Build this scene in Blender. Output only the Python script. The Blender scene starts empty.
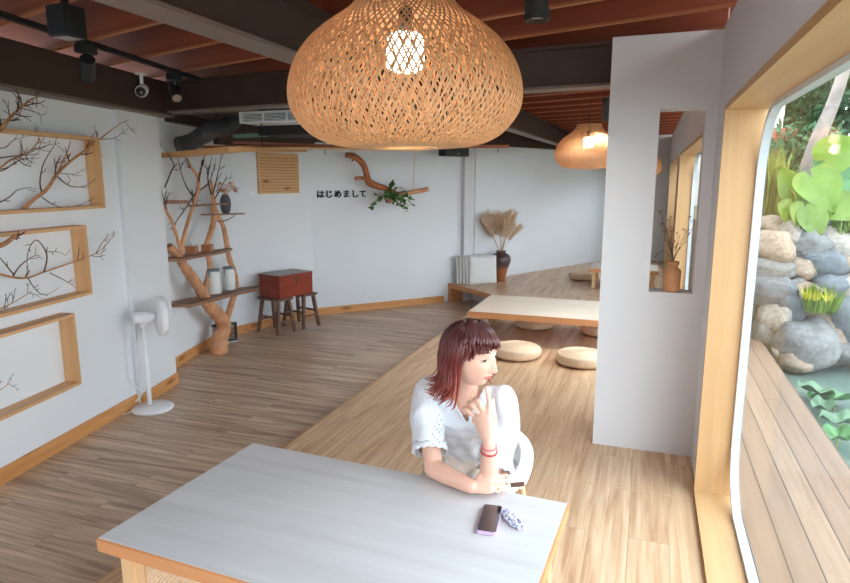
import bpy, bmesh, math, random
from mathutils import Vector as V, Matrix, noise
from math import sin, cos, pi, radians as R
S = bpy.context.scene
COL = S.collection
random.seed(7)

# ------------------------------------------------------------------ camera, sky, exposure
FPX, CX, CY = 620.0, 425.0, 291.5
PITCH, YAW, EYE = R(10.15), R(19.7), 1.75
cam = bpy.data.objects.new('camera', bpy.data.cameras.new('camera'))
COL.objects.link(cam)
cam.location = (0, 0, EYE)
cam.rotation_euler = (pi/2 - PITCH, 0, YAW)
cam.data.sensor_width = 36
cam.data.lens = 36*FPX/850
cam.data.clip_start = .02
cam.data.clip_end = 200
S.camera = cam

w = bpy.data.worlds.new('sky'); S.world = w; w.use_nodes = True
nt = w.node_tree; nt.nodes.clear()
wo = nt.nodes.new('ShaderNodeOutputWorld'); bg = nt.nodes.new('ShaderNodeBackground')
tc = nt.nodes.new('ShaderNodeTexCoord'); sp = nt.nodes.new('ShaderNodeSeparateXYZ')
rp = nt.nodes.new('ShaderNodeValToRGB')
nt.links.new(tc.outputs['Generated'], sp.inputs[0]); nt.links.new(sp.outputs['Z'], rp.inputs[0])
rp.color_ramp.elements[0].position = 0.0; rp.color_ramp.elements[0].color = (.88, .94, 1, 1)
rp.color_ramp.elements[1].position = .6; rp.color_ramp.elements[1].color = (.80, .90, 1, 1)
nt.links.new(rp.outputs[0], bg.inputs[0]); bg.inputs[1].default_value = 3.4
nt.links.new(bg.outputs[0], wo.inputs[0])

sun = bpy.data.objects.new('sun', bpy.data.lights.new('sun', 'SUN')); COL.objects.link(sun)
sun.data.energy = 1.0; sun.data.angle = R(25); sun.data.color = (1, .95, .86)
sun.rotation_euler = (R(38), 0, R(-160))      # high, from behind the building's far side
S.view_settings.view_transform = 'Standard'; S.view_settings.look = 'None'
S.view_settings.gamma = 1.0; S.view_settings.use_curve_mapping = False
S.view_settings.exposure = 0.97
S.cycles.use_denoising = True
S.cycles.max_bounces = 10; S.cycles.diffuse_bounces = 7; S.cycles.transparent_max_bounces = 24
S.cycles.sample_clamp_indirect = 8

# ------------------------------------------------------------------ surveying helpers (photo measurements -> metres)
_f = V((-sin(YAW)*cos(PITCH), cos(YAW)*cos(PITCH), -sin(PITCH)))
_r = V((cos(YAW), sin(YAW), 0)); _u = _r.cross(_f)
EYEP = V((0, 0, EYE))
def ray(x, y): return _f*FPX + _r*(x-CX) - _u*(y-CY)
def onz(x, y, z): d = ray(x, y); return EYEP + d*((z-EYE)/d.z)
def onpl(x, y, P, n): d = ray(x, y); P = V(P); n = V(n); return EYEP + d*((P-EYEP).dot(n)/d.dot(n))
def ony(x, y, Y): return onpl(x, y, (0, Y, 0), (0, 1, 0))
def onx(x, y, X): return onpl(x, y, (X, 0, 0), (1, 0, 0))
class Plane:                                   # vertical plane through two ground points, moved out by off
    def __init__(s, a, b, off=0):
        s.a = V((a[0], a[1], 0)); e = V((b[0]-a[0], b[1]-a[1], 0)); s.len = e.length; s.e = e.normalized()
        s.n = V((s.e.y, -s.e.x, 0)); s.a = s.a + s.n*off
    def at(s, x, y, off=0): return onpl(x, y, s.a+s.n*off, s.n)
    def uz(s, u, z, off=0): p = s.a + s.e*u + s.n*off; return V((p.x, p.y, z))
    def u(s, p): return (V(p)-s.a).dot(s.e)

# ------------------------------------------------------------------ materials
def lin(c):
    return tuple(((v/255)/12.92 if v/255 <= .04045 else ((v/255+.055)/1.055)**2.4) for v in c) + (1,)
MC = {}
class NT:
    def __init__(s, name):
        s.m = bpy.data.materials.new(name); s.m.use_nodes = True; s.t = s.m.node_tree
        s.b = s.t.nodes['Principled BSDF']
    def n(s, typ, **kw):
        nd = s.t.nodes.new(typ)
        for k, v in kw.items():
            if k.startswith('i_'):
                key = k[2:]; key = int(key) if key.isdigit() else key.replace('_', ' ')
                nd.inputs[key].default_value = v
            else: setattr(nd, k, v)
        return nd
    def l(s, a, b): s.t.links.new(a, b)
def mat(name, col, rough=.6, metal=0, noise_s=0, noise_a=.1, bump=0, bump_s=60, emit=None, es=1, coat=0, alpha=None, sub=0):
    if name in MC: return MC[name]
    N = NT(name); b = N.b
    b.inputs['Roughness'].default_value = rough; b.inputs['Metallic'].default_value = metal
    c = lin(col)
    tcn = N.n('ShaderNodeTexCoord')
    nz = N.n('ShaderNodeTexNoise', i_Scale=noise_s or 8, i_Detail=4)
    N.l(tcn.outputs['Object'], nz.inputs['Vector'])
    rm = N.n('ShaderNodeValToRGB')
    a = noise_a if noise_s else .04
    rm.color_ramp.elements[0].position = .3; rm.color_ramp.elements[1].position = .7
    rm.color_ramp.elements[0].color = tuple(v*(1-a) for v in c[:3]) + (1,)
    rm.color_ramp.elements[1].color = tuple(min(1, v*(1+a)) for v in c[:3]) + (1,)
    N.l(nz.outputs['Fac'], rm.inputs[0]); N.l(rm.outputs[0], b.inputs['Base Color'])
    if bump:
        n2 = N.n('ShaderNodeTexNoise', i_Scale=bump_s, i_Detail=3); N.l(tcn.outputs['Object'], n2.inputs['Vector'])
        bp = N.n('ShaderNodeBump', i_Strength=bump, i_Distance=.01); N.l(n2.outputs['Fac'], bp.inputs['Height']); N.l(bp.outputs[0], b.inputs['Normal'])
    if emit: b.inputs['Emission Color'].default_value = lin(emit); b.inputs['Emission Strength'].default_value = es
    if coat: b.inputs['Coat Weight'].default_value = coat
    if sub:
        b.inputs['Subsurface Weight'].default_value = sub; b.inputs['Subsurface Radius'].default_value = (.012, .005, .003); b.inputs['Subsurface Scale'].default_value = .6
    MC[name] = N.m; return N.m
def wood(name, c1, c2, axis='X', scale=1.0, rough=.5, knots=0.0, knotcol=(120, 66, 32), contrast=1.0, bump=.05):
    """straight grained wood; grain runs along the given object axis"""
    if name in MC: return MC[name]
    N = NT(name); b = N.b; b.inputs['Roughness'].default_value = rough
    tcn = N.n('ShaderNodeTexCoord'); mp = N.n('ShaderNodeMapping')
    sc = {'X': (1.2, 22, 22), 'Y': (22, 1.2, 22), 'Z': (22, 22, 1.2)}[axis]
    mp.inputs['Scale'].default_value = tuple(v*scale for v in sc)
    N.l(tcn.outputs['Object'], mp.inputs['Vector'])
    nz = N.n('ShaderNodeTexNoise', i_Scale=1, i_Detail=6, i_Roughness=.62, i_Distortion=.4); N.l(mp.outputs[0], nz.inputs['Vector'])
    rm = N.n('ShaderNodeValToRGB'); rm.color_ramp.elements[0].position = .5-.22/contrast; rm.color_ramp.elements[1].position = .5+.22/contrast
    rm.color_ramp.elements[0].color = lin(c2); rm.color_ramp.elements[1].color = lin(c1)
    N.l(nz.outputs['Fac'], rm.inputs[0]); out = rm.outputs[0]
    if knots:
        m2 = N.n('ShaderNodeMapping'); s2 = {'X': (2.2, 7, 7), 'Y': (7, 2.2, 7), 'Z': (7, 7, 2.2)}[axis]; m2.inputs['Scale'].default_value = s2
        N.l(tcn.outputs['Object'], m2.inputs['Vector'])
        vo = N.n('ShaderNodeTexVoronoi', i_Scale=1.0); N.l(m2.outputs[0], vo.inputs['Vector'])
        r2 = N.n('ShaderNodeValToRGB'); r2.color_ramp.elements[0].position = .06; r2.color_ramp.elements[1].position = .06+.22*knots
        r2.color_ramp.elements[0].color = (1, 1, 1, 1); r2.color_ramp.elements[1].color = (0, 0, 0, 1)
        N.l(vo.outputs['Distance'], r2.inputs[0])
        mx = N.n('ShaderNodeMix', data_type='RGBA'); N.l(r2.outputs[0], mx.inputs[0]); N.l(out, mx.inputs[6]); mx.inputs[7].default_value = lin(knotcol); out = mx.outputs[2]
    N.l(out, b.inputs['Base Color'])
    bp = N.n('ShaderNodeBump', i_Strength=bump, i_Distance=.01); N.l(nz.outputs['Fac'], bp.inputs['Height']); N.l(bp.outputs[0], b.inputs['Normal'])
    MC[name] = N.m; return N.m
def planks(name, c1, c2, streak, along='Y', width=.18, length=1.2, rough=.45, gap=.0015, gapcol=(70, 50, 36), sfac=.5, seam=.6):
    N = NT(name); b = N.b; b.inputs['Roughness'].default_value = rough
    tcn = N.n('ShaderNodeTexCoord'); mp = N.n('ShaderNodeMapping')
    if along == 'Y': mp.inputs['Rotation'].default_value = (0, 0, -pi/2)
    N.l(tcn.outputs['Object'], mp.inputs['Vector'])
    br = N.n('ShaderNodeTexBrick', offset=.37, i_Scale=1, i_Mortar_Size=gap, i_Mortar_Smooth=.2, i_Brick_Width=length, i_Row_Height=width, i_Bias=0)
    br.inputs['Color1'].default_value = lin(c1); br.inputs['Color2'].default_value = lin(c2)
    br.inputs['Mortar'].default_value = lin(gapcol)
    N.l(mp.outputs[0], br.inputs['Vector'])
    # per plank offset so the grain breaks at the seams
    ad = N.n('ShaderNodeVectorMath', operation='MULTIPLY_ADD'); ad.inputs[1].default_value = (37, 37, 37)
    N.l(br.outputs['Color'], ad.inputs[0]); N.l(mp.outputs[0], ad.inputs[2])
    m2 = N.n('ShaderNodeMapping'); m2.inputs['Scale'].default_value = (1.1, 30, 1); N.l(ad.outputs[0], m2.inputs['Vector'])
    nz = N.n('ShaderNodeTexNoise', i_Scale=1, i_Detail=7, i_Roughness=.65, i_Distortion=.6); N.l(m2.outputs[0], nz.inputs['Vector'])
    rm = N.n('ShaderNodeValToRGB'); rm.color_ramp.elements[0].position = .36; rm.color_ramp.elements[1].position = .62
    rm.color_ramp.elements[0].color = lin(streak); rm.color_ramp.elements[1].color = (1, 1, 1, 1)
    N.l(nz.outputs['Fac'], rm.inputs[0])
    m3 = N.n('ShaderNodeMapping'); m3.inputs['Scale'].default_value = (.7, 7, 1); N.l(ad.outputs[0], m3.inputs['Vector'])
    n3 = N.n('ShaderNodeTexNoise', i_Scale=1, i_Detail=3, i_Distortion=1.5); N.l(m3.outputs[0], n3.inputs['Vector'])
    r3 = N.n('ShaderNodeValToRGB'); r3.color_ramp.elements[0].position = .32; r3.color_ramp.elements[1].position = .55
    r3.color_ramp.elements[0].color = lin(streak); r3.color_ramp.elements[1].color = (1, 1, 1, 1); N.l(n3.outputs['Fac'], r3.inputs[0])
    mm = N.n('ShaderNodeMix', data_type='RGBA', blend_type='MULTIPLY'); mm.inputs[0].default_value = sfac
    N.l(br.outputs['Color'], mm.inputs[6]); N.l(rm.outputs[0], mm.inputs[7])
    m4 = N.n('ShaderNodeMix', data_type='RGBA', blend_type='MULTIPLY'); m4.inputs[0].default_value = sfac*.9
    N.l(mm.outputs[2], m4.inputs[6]); N.l(r3.outputs[0], m4.inputs[7])
    N.l(m4.outputs[2], b.inputs['Base Color'])
    bp = N.n('ShaderNodeBump', i_Strength=.08, i_Distance=.005); N.l(nz.outputs['Fac'], bp.inputs['Height']); N.l(bp.outputs[0], b.inputs['Normal'])
    MC[name] = N.m; return N.m

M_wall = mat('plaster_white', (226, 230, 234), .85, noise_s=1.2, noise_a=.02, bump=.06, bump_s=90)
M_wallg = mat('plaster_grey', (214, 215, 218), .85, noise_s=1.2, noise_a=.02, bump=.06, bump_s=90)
M_floorL = planks('floor_planks_greige', (226, 202, 176), (216, 190, 163), (176, 158, 146), 'X', .19, 1.5, .36, sfac=.75, gapcol=(176, 150, 126))
M_floorR = planks('floor_planks_oak', (226, 196, 162), (218, 187, 152), (200, 172, 150), 'Y', .19, 1.5, .36, sfac=.6, gapcol=(188, 156, 126))
M_deck = planks('deck_boards', (150, 126, 104), (134, 110, 90), (190, 176, 164), 'Y', .145, 9.0, .7, gap=.004, sfac=.35, gapcol=(60, 50, 42))
M_pine = wood('pine_knotty', (218, 176, 128), (202, 154, 104), 'X', knots=.55)
M_pineb = wood('pine_baseboard', (222, 164, 104), (198, 136, 78), 'X', knots=.9, knotcol=(128, 66, 30))
M_oakz = wood('ash_vertical', (208, 170, 122), (188, 146, 98), 'Z', .55, contrast=.8)
M_oaky = wood('ash_long', (208, 170, 122), (188, 146, 98), 'Y', .55, contrast=.8)
M_topw = wood('whitewashed_oak', (222, 225, 228), (196, 196, 196), 'X', .5, .42, contrast=.8)
M_topm = wood('pale_oak_top', (224, 214, 202), (206, 192, 176), 'X', .5, .4, contrast=.7)
M_edge = wood('table_edge_wood', (216, 158, 108), (196, 132, 84), 'X', .8)
M_legw = wood('table_leg_wood', (226, 190, 146), (208, 168, 122), 'Z', .8)
M_joist = wood('redwood_joist', (156, 80, 50), (112, 50, 32), 'X', .5, .6, contrast=.8)
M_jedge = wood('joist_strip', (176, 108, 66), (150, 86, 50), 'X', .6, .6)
M_board = wood('redwood_boards', (136, 68, 46), (100, 46, 32), 'X', .4, .7)
M_steel = mat('steel_brown_paint', (70, 52, 44), .55, noise_s=6, noise_a=.12)
M_steelf = mat('steel_lit_flange', (112, 98, 88), .5, noise_s=8, noise_a=.1)  # bottom flanges: beam paint with light from below put into the colour
M_black = mat('black_satin', (38, 42, 46), .45)
M_blackm = mat('black_matt', (26, 27, 29), .8)
M_white = mat('white_plastic', (236, 238, 242), .35)
M_whitem = mat('white_paint', (228, 232, 236), .5)
M_chrome = mat('chrome', (200, 200, 205), .2, 1)
M_rat = mat('bamboo_strip', (216, 168, 120), .5, noise_s=30, noise_a=.12)
M_bulb = mat('bulb_glow', (255, 250, 240), .4, emit=(255, 246, 230), es=4.5)
M_branch = mat('bare_branch_bark', (178, 128, 88), .75, noise_s=30, noise_a=.35, bump=.3, bump_s=50)
M_twig = mat('twig_bark', (92, 66, 54), .8, noise_s=40, noise_a=.3)
M_trunk = mat('peeled_driftwood', (208, 152, 112), .6, noise_s=9, noise_a=.22, bump=.25, bump_s=22)
M_drift = mat('red_driftwood', (168, 98, 56), .6, noise_s=12, noise_a=.3, bump=.3, bump_s=30)
M_slab = wood('walnut_slab', (168, 126, 98), (122, 84, 62), 'X', .8)
M_chest = wood('lacquered_chest', (158, 62, 34), (112, 36, 22), 'X', .5, .35)
M_chestt = wood('chest_lid_dark', (110, 82, 78), (82, 58, 56), 'X', .5, .3)
M_stool = wood('stool_wood', (124, 92, 76), (92, 66, 54), 'Z', 1)
M_straw = mat('straw', (232, 206, 176), .8, noise_s=60, noise_a=.12)

# ------------------------------------------------------------------ mesh builder
def newmesh(name): return bpy.data.meshes.new(name)
class MB:
    def __init__(s): s.v = []; s.f = []; s.mi = []; s.cur = 0; s.sm = []; s.smooth = False
    def mat(s, i): s.cur = i; return s
    def add(s, vs, fs, smooth=None):
        b = len(s.v); s.v += [V(p) for p in vs]
        sm = s.smooth if smooth is None else smooth
        for f in fs: s.f.append(tuple(i+b for i in f)); s.mi.append(s.cur); s.sm.append(sm)
        return s
    def box(s, lo, hi, M=None):
        x0, y0, z0 = lo; x1, y1, z1 = hi
        vs = [V(p) for p in ((x0, y0, z0), (x1, y0, z0), (x1, y1, z0), (x0, y1, z0), (x0, y0, z1), (x1, y0, z1), (x1, y1, z1), (x0, y1, z1))]
        if M is not None: vs = [M @ v for v in vs]
        return s.add(vs, [(0, 3, 2, 1), (4, 5, 6, 7), (0, 1, 5, 4), (1, 2, 6, 5), (2, 3, 7, 6), (3, 0, 4, 7)], False)
    def prism(s, poly, z0, z1):
        n = len(poly); area = sum(poly[i][0]*poly[(i+1) % n][1]-poly[(i+1) % n][0]*poly[i][1] for i in range(n))
        if area < 0: poly = poly[::-1]
        vs = [(p[0], p[1], z0) for p in poly]+[(p[0], p[1], z1) for p in poly]
        return s.add(vs, [tuple(range(n))[::-1], tuple(range(n, 2*n))]+[(i, (i+1) % n, n+(i+1) % n, n+i) for i in range(n)], False)
    def beam(s, a, b, w, h, up=V((0, 0, 1))):
        a = V(a); b = V(b); d = (b-a).normalized(); sd = d.cross(up).normalized(); u2 = sd.cross(d)
        vs = [p+sd*i*w/2+u2*j*h/2 for p in (a, b) for i, j in ((-1, -1), (1, -1), (1, 1), (-1, 1))]
        return s.add(vs, [(0, 1, 2, 3), (7, 6, 5, 4), (0, 4, 5, 1), (1, 5, 6, 2), (2, 6, 7, 3), (3, 7, 4, 0)], False)
    def tube(s, pts, rad, n=8, caps=True, flat=1.0, closed=False, smooth=True):
        pts = [V(p) for p in pts]; m = len(pts)
        if not hasattr(rad, '__len__'): rad = [rad]*m
        t0 = (pts[1]-pts[0]).normalized(); ref = V((0, 0, 1)) if abs(t0.z) < .9 else V((1, 0, 0))
        nrm = t0.cross(ref).normalized(); vs = []
        for i, p in enumerate(pts):
            if closed: t = (pts[(i+1) % m]-pts[i-1])
            else: t = pts[min(i+1, m-1)]-pts[max(i-1, 0)]
            if t.length < 1e-9: t = t0
            t = t.normalized(); nrm = (nrm-t*nrm.dot(t))
            if nrm.length < 1e-6: nrm = t.orthogonal()
            nrm = nrm.normalized(); bi = t.cross(nrm)
            for k in range(n):
                a = 2*pi*k/n; vs.append(p+(nrm*cos(a)+bi*sin(a)*flat)*rad[i])
        fs = []
        for i in range(m if closed else m-1):
            j = (i+1) % m
            for k in range(n): fs.append((i*n+k, i*n+(k+1) % n, j*n+(k+1) % n, j*n+k))
        if caps and not closed: fs += [tuple(range(n))[::-1], tuple((m-1)*n+k for k in range(n))]
        return s.add(vs, fs, smooth)
    def ctube(s, pts, rad, n=10, seg=6, **k):
        P, Q = smooth_path(pts, rad if hasattr(rad, '__len__') else [rad]*len(pts), seg); return s.tube(P, Q, n, **k)
    def lathe(s, prof, n=32, c=(0, 0, 0), smooth=True):
        vs = []; c = V(c)
        for r, z in prof:
            for k in range(n): a = 2*pi*k/n; vs.append(c+V((r*cos(a), r*sin(a), z)))
        fs = [(i*n+k, i*n+(k+1) % n, (i+1)*n+(k+1) % n, (i+1)*n+k) for i in range(len(prof)-1) for k in range(n)]
        if prof[0][0] > 1e-6: fs.append(tuple(range(n))[::-1])
        if prof[-1][0] > 1e-6: fs.append(tuple((len(prof)-1)*n+k for k in range(n)))
        return s.add(vs, fs, smooth)
    def ball(s, c, r, nu=12, nv=8, M=None):
        c = V(c); r = V(r) if hasattr(r, '__len__') else V((r, r, r)); vs = []
        for j in range(nv+1):
            t = pi*j/nv
            for k in range(nu):
                a = 2*pi*k/nu; p = V((r.x*sin(t)*cos(a), r.y*sin(t)*sin(a), -r.z*cos(t)))
                if M is not None: p = M @ p
                vs.append(c+p)
        return s.add(vs, [(j*nu+k, j*nu+(k+1) % nu, (j+1)*nu+(k+1) % nu, (j+1)*nu+k) for j in range(nv) for k in range(nu)], True)
    def leaf(s, base, d, up, L, W, bend=.2, n=4, heart=False):
        base = V(base); d = V(d).normalized(); sd = d.cross(V(up))
        sd = sd.normalized() if sd.length > 1e-4 else d.orthogonal().normalized()
        u = sd.cross(d).normalized(); vs = []; fs = []
        for i in range(n+1):
            t = i/n; ww = W*(sin(pi*min(1, t*.94+.06))**.7 if not heart else sin(pi*(.28+.72*t))*(1 if t > .01 else .8))
            c = base+d*L*t-u*bend*L*t*t
            vs += [c-sd*ww/2+u*W*.12, c, c+sd*ww/2+u*W*.12]
        for i in range(n): a = i*3; fs += [(a, a+1, a+4, a+3), (a+1, a+2, a+5, a+4)]
        return s.add(vs, fs, True)
    def build(s, name, mats, parent=None, base=None, bevel=0, local=False, sub=0):
        me = newmesh(name); off = V((0, 0, 0))
        if base is not None: off = V(base)
        if parent is not None and not local: off = parent_world(parent)
        me.from_pydata([p-off for p in s.v], [], s.f)
        if not isinstance(mats, (list, tuple)): mats = [mats]
        for m in mats: me.materials.append(m)
        me.polygons.foreach_set('material_index', s.mi); me.polygons.foreach_set('use_smooth', s.sm)
        me.update()
        bm = bmesh.new(); bm.from_mesh(me); bmesh.ops.remove_doubles(bm, verts=bm.verts, dist=1e-6); 
        if bevel:
            bmesh.ops.bevel(bm, geom=[e for e in bm.edges if len(e.link_faces) == 2 and e.calc_face_angle(0) > .5], offset=bevel, segments=2, affect='EDGES', clamp_overlap=True)
        bm.to_mesh(me); bm.free()
        o = bpy.data.objects.new(name, me); COL.objects.link(o)
        if base is not None: o.location = base
        if parent is not None: o.parent = parent
        return o
def parent_world(p):
    v = V(p.location)
    while p.parent: p = p.parent; v = v+V(p.location)
    return v
def smooth_path(pts, rad, seg=6):
    pts = [V(p) for p in pts]; P = []; Q = []; n = len(pts)
    for i in range(n-1):
        p0 = pts[max(i-1, 0)]; p1 = pts[i]; p2 = pts[i+1]; p3 = pts[min(i+2, n-1)]
        for k in range(seg):
            t = k/seg
            P.append(.5*((2*p1)+(p2-p0)*t+(2*p0-5*p1+4*p2-p3)*t*t+(3*p1-p0-3*p2+p3)*t**3)); Q.append(rad[i]*(1-t)+rad[i+1]*t)
    P.append(pts[-1]); Q.append(rad[-1]); return P, Q
def thing(name, label, cat, loc=(0, 0, 0), rz=0, group=None):
    o = bpy.data.objects.new(name, None); COL.objects.link(o); o.location = loc; o.rotation_euler = (0, 0, rz)
    o.empty_display_size = .1
    return tag(o, label, cat, group)
def tag(o, label, cat, group=None, kind=None):
    o['label'] = label; o['category'] = cat
    if group: o['group'] = group
    if kind: o['kind'] = kind
    return o
def struct(name, mb, m, parent=None, **k):
    o = mb.build(name, m, parent, **k)
    if parent is None: o['kind'] = 'structure'
    return o
def dup(root, loc, rz=None, label=None, group=None, scale=None):
    r = root.copy(); COL.objects.link(r); r.location = loc
    if rz is not None: r.rotation_euler = (0, 0, rz)
    if scale: r.scale = scale
    if label: r['label'] = label
    if group: r['group'] = group
    for ch in list(root.children):
        c = ch.copy(); COL.objects.link(c); c.parent = r
        for g in list(ch.children):
            d = g.copy(); COL.objects.link(d); d.parent = c
    return r

# ------------------------------------------------------------------ SETTING
LO, HI = -.18, .12
A0, A1 = V((-3.83, 2.57, 0)), V((-4.11, 4.06, 0))
dA = (A1-A0).normalized(); Am = A0-dA*4.4
WA = Plane(Am, A1)
B0 = V((-4.59, 5.06, 0)); BK = V((-4.903, 6.259, 0)); BC = V((-4.47, 7.75, 0)); CE = V((-2.64, 9.78, 0)); DE = V((.4, 15.75, 0))
WB = Plane(B0, BK); WB2 = Plane(BK, BC); WC = Plane(BC, CE); WD = Plane((-2.64, 9.73, 0), DE)
RX, YBACK = .35, -1.6
TH = .14
def wall_seg(mb, pl, z0, z1, u0=0, u1=None, t=TH):
    u1 = pl.len if u1 is None else u1
    q = [pl.uz(u0, 0), pl.uz(u1, 0), pl.uz(u1, 0, -t), pl.uz(u0, 0, -t)]
    mb.prism([(p.x, p.y) for p in q], z0, z1)
# floors
mb = MB(); mb.prism([(-2.2, YBACK), (Am.x-.1, YBACK), (Am.x-.1, Am.y), (-4.3, 4.1), (-5.1, 6.3), (-4.6, 7.8), (-2.9, 9.7), (-2.2, 9.7)], LO-.1, LO)
struct('floor', mb, M_floorL)
mb = MB(); mb.box((-2.185, YBACK, LO-.1), (RX+.02, 8.9, 0)); struct('floor_platform', mb, M_floorR)
mb = MB(); mb.box((-2.2, YBACK, LO), (-2.185, 8.85, .0005)); struct('trim_1', mb, M_oaky)
mb = MB(); mb.box((-.75, 3.512, -.002), (RX, 3.518, .0015)); mb.box((-2.18, 3.512, -.002), (-.75, 3.518, .0015)); struct('trim_2', mb, M_legw)
# far raised platform: wooden fascia with an open recess under it
FA, FB, FC = V((-3.05, 9.50, 0)), V((-1.75, 8.42, 0)), V((RX, 8.42, 0))
mb = MB(); mb.prism([(FA.x, FA.y), (FB.x, FB.y), (FC.x, FC.y), (FC.x, 15.6), (-2.64, 9.78)], HI-.03, HI); struct('floor_raised', mb, M_floorR)
F1 = Plane(FB, FA); F2 = Plane(FC, FB)
mb = MB()
def bar(mb, pl, u0, u1, z0, z1, o0, o1):
    q = [pl.uz(u0, 0, o0), pl.uz(u1, 0, o0), pl.uz(u1, 0, o1), pl.uz(u0, 0, o1)]; mb.prism([(p.x, p.y) for p in q], z0, z1)
nrm = -1 if F1.n.dot(V((0, -1, 0))) < 0 else 1
bar(mb, F1, 0, F1.len, HI-.07, HI+.001, .0*nrm, .02*nrm)
bar(mb, F1, F1.len-.17, F1.len, LO, HI-.07, 0, .02*nrm)
bar(mb, F1, F1.len-.19, F1.len-.17, LO, HI-.03, -.5*nrm, .02*nrm)
bar(mb, F2, 0, F2.len, 0, HI+.001, 0, .02*(1 if F2.n.y < 0 else -1))
struct('trim_3', mb, M_edge)
mb = MB(); bar(mb, F1, 0, F1.len-.2, LO, HI-.03, -.42*nrm, -.40*nrm); struct('wall_recess', mb, M_wall)
# walls
mb = MB(); wall_seg(mb, WA, LO, 2.62); struct('wall_left', mb, M_wall)
mb = MB(); mb.prism([(-4.05, 4.0), (-4.2, 4.61), (-4.62, 4.61), (-4.62, 4.0)], LO, 2.31); struct('wall_column', mb, M_wall)
mb = MB(); wall_seg(mb, WB, LO, 2.62, -.5, WB.len); struct('wall_alcove', mb, M_wall)
mb = MB(); wall_seg(mb, WB2, LO, 2.62); struct('wall_vent_side', mb, M_wall)
mb = MB(); wall_seg(mb, WC, LO, 2.62); struct('wall_back', mb, M_wall)
cc = WC.at(461, 260); uc = WC.u(cc)
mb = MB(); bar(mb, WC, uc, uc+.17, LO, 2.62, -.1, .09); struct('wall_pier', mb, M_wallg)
mb = MB(); wall_seg(mb, WD, LO, 2.62, .02, WD.len); struct('wall_far', mb, M_wall)
# partition wall with niche opening
mb = MB()
PX0, PX1, PY, PT = -.265, RX, 4.1, .16
mb.box((PX0, PY, 0), (.03, PY+PT, 2.6)); mb.box((.285, PY, 0), (PX1, PY+PT, 2.6))
mb.box((.03, PY, 0), (.285, PY+PT, 1.06)); mb.box((.03, PY, 2.17), (.285, PY+PT, 2.6))
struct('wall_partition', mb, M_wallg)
# right wall with two window openings and an added third
XG = .52; WT = .185
mb = MB()
mb.box((RX, 3.6, LO), (RX+WT, 4.95, 2.62)); mb.box((RX, YBACK, 2.13), (RX+WT, 3.6, 2.62)); mb.box((RX, YBACK, LO), (RX+WT, 3.6, -.0))
mb.box((RX, 4.95, 2.09), (RX+WT, 8.68, 2.62)); mb.box((RX, 4.95, LO), (RX+WT, 8.68, .15)); mb.box((RX, 8.68, LO), (RX+WT, 9.3, 2.62)); mb.box((RX, 9.3, 2.09), (RX+WT, 12.7, 2.62)); mb.box((RX, 9.3, LO), (RX+WT, 12.7, .15)); mb.box((RX, 12.7, LO), (RX+WT, 15.8, 2.62))
mb.box((RX, YBACK-.1, LO), (RX+WT, YBACK, 2.62))
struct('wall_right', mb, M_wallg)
def window(name, y0, y1, z0, z1, xg):
    t = .03
    root = bpy.data.objects.new(name, None); COL.objects.link(root); root.location = (RX, (y0+y1)/2, z0); root['kind'] = 'structure'
    m = MB(); m.box((RX-.015, y1-t, z0), (xg+.012, y1, z1)); m.build('window_frame', M_oakz, root)
    m = MB(); m.box((RX-.015, y0, z1-t), (xg+.012, y1-t, z1)); m.build('window_head', M_oaky, root)
    m = MB(); m.box((RX-.015, y0, z0), (xg+.012, y1-t, z0+t)); m.build('window_sill', M_oaky, root)
    m = MB(); m.box((RX-.015, y0, z0+t), (xg+.012, y0+t, z1-t)); m.build('window_frame', M_oakz, root)
    # rounded-corner white gasket ring
    ys0, ys1, zs0, zs1, r = y0+t, y1-t, z0+t, z1-t, .34
    def ring(o, rr):
        P = []
        for cy, cz, a0 in ((ys1-rr-o, zs1-rr-o, 0), (ys0+rr+o, zs1-rr-o, 90), (ys0+rr+o, zs0+rr+o, 180), (ys1-rr-o, zs0+rr+o, 270)):
            for k in range(13): a = R(a0+90*k/12); P.append((cy+rr*cos(a), cz+rr*sin(a)))
        return P
    a, b = ring(.0, r), ring(.022, r-.02)
    m = MB(); n = len(a); vs = [(x, p[0], p[1]) for x in (xg-.02, xg+.02) for q in (a, b) for p in q]
    fs = []
    for k in range(n):
        j = (k+1) % n
        fs += [(k, n+k, n+j, j), (2*n+k, 2*n+j, 3*n+j, 3*n+k), (n+k, 3*n+k, 3*n+j, n+j), (k, j, 2*n+j, 2*n+k)]
    m.add(vs, fs, False); m.build('window_seal', M_gask, root)
    m = MB(); m.box((xg-.004, ys0+.005, zs0+.005), (xg+.004, ys1-.005, zs1-.005)); m.build('window_pane', M_glass, root)
    return root
# glass: a mix of clear and mirror by the angle of view
N = NT('window_glass'); N.t.nodes.remove(N.b)
tr = N.n('ShaderNodeBsdfTransparent'); gl = N.n('ShaderNodeBsdfGlossy', i_Roughness=.02); lw = N.n('ShaderNodeLayerWeight'); pw_ = N.n('ShaderNodeMath', operation='POWER'); pw_.inputs[1].default_value = 4; fr = N.n('ShaderNodeMath', operation='MULTIPLY_ADD'); fr.inputs[1].default_value = .2; fr.inputs[2].default_value = .025; N.l(lw.outputs['Facing'], pw_.inputs[0]); N.l(pw_.outputs[0], fr.inputs[0]); mx = N.n('ShaderNodeMixShader')
tr.inputs[0].default_value = (.96, .98, .98, 1)
N.l(fr.outputs[0], mx.inputs[0]); N.l(tr.outputs[0], mx.inputs[1]); N.l(gl.outputs[0], mx.inputs[2]); N.l(mx.outputs[0], N.t.nodes['Material Output'].inputs[0]); M_glass = N.m
M_gask = mat('white_gasket', (196, 204, 210), .4)
window('window_1', -.9, 3.6, 0.0, 2.13, XG)
window('window_2', 4.95, 8.68, .15, 2.09, XG)
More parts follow.
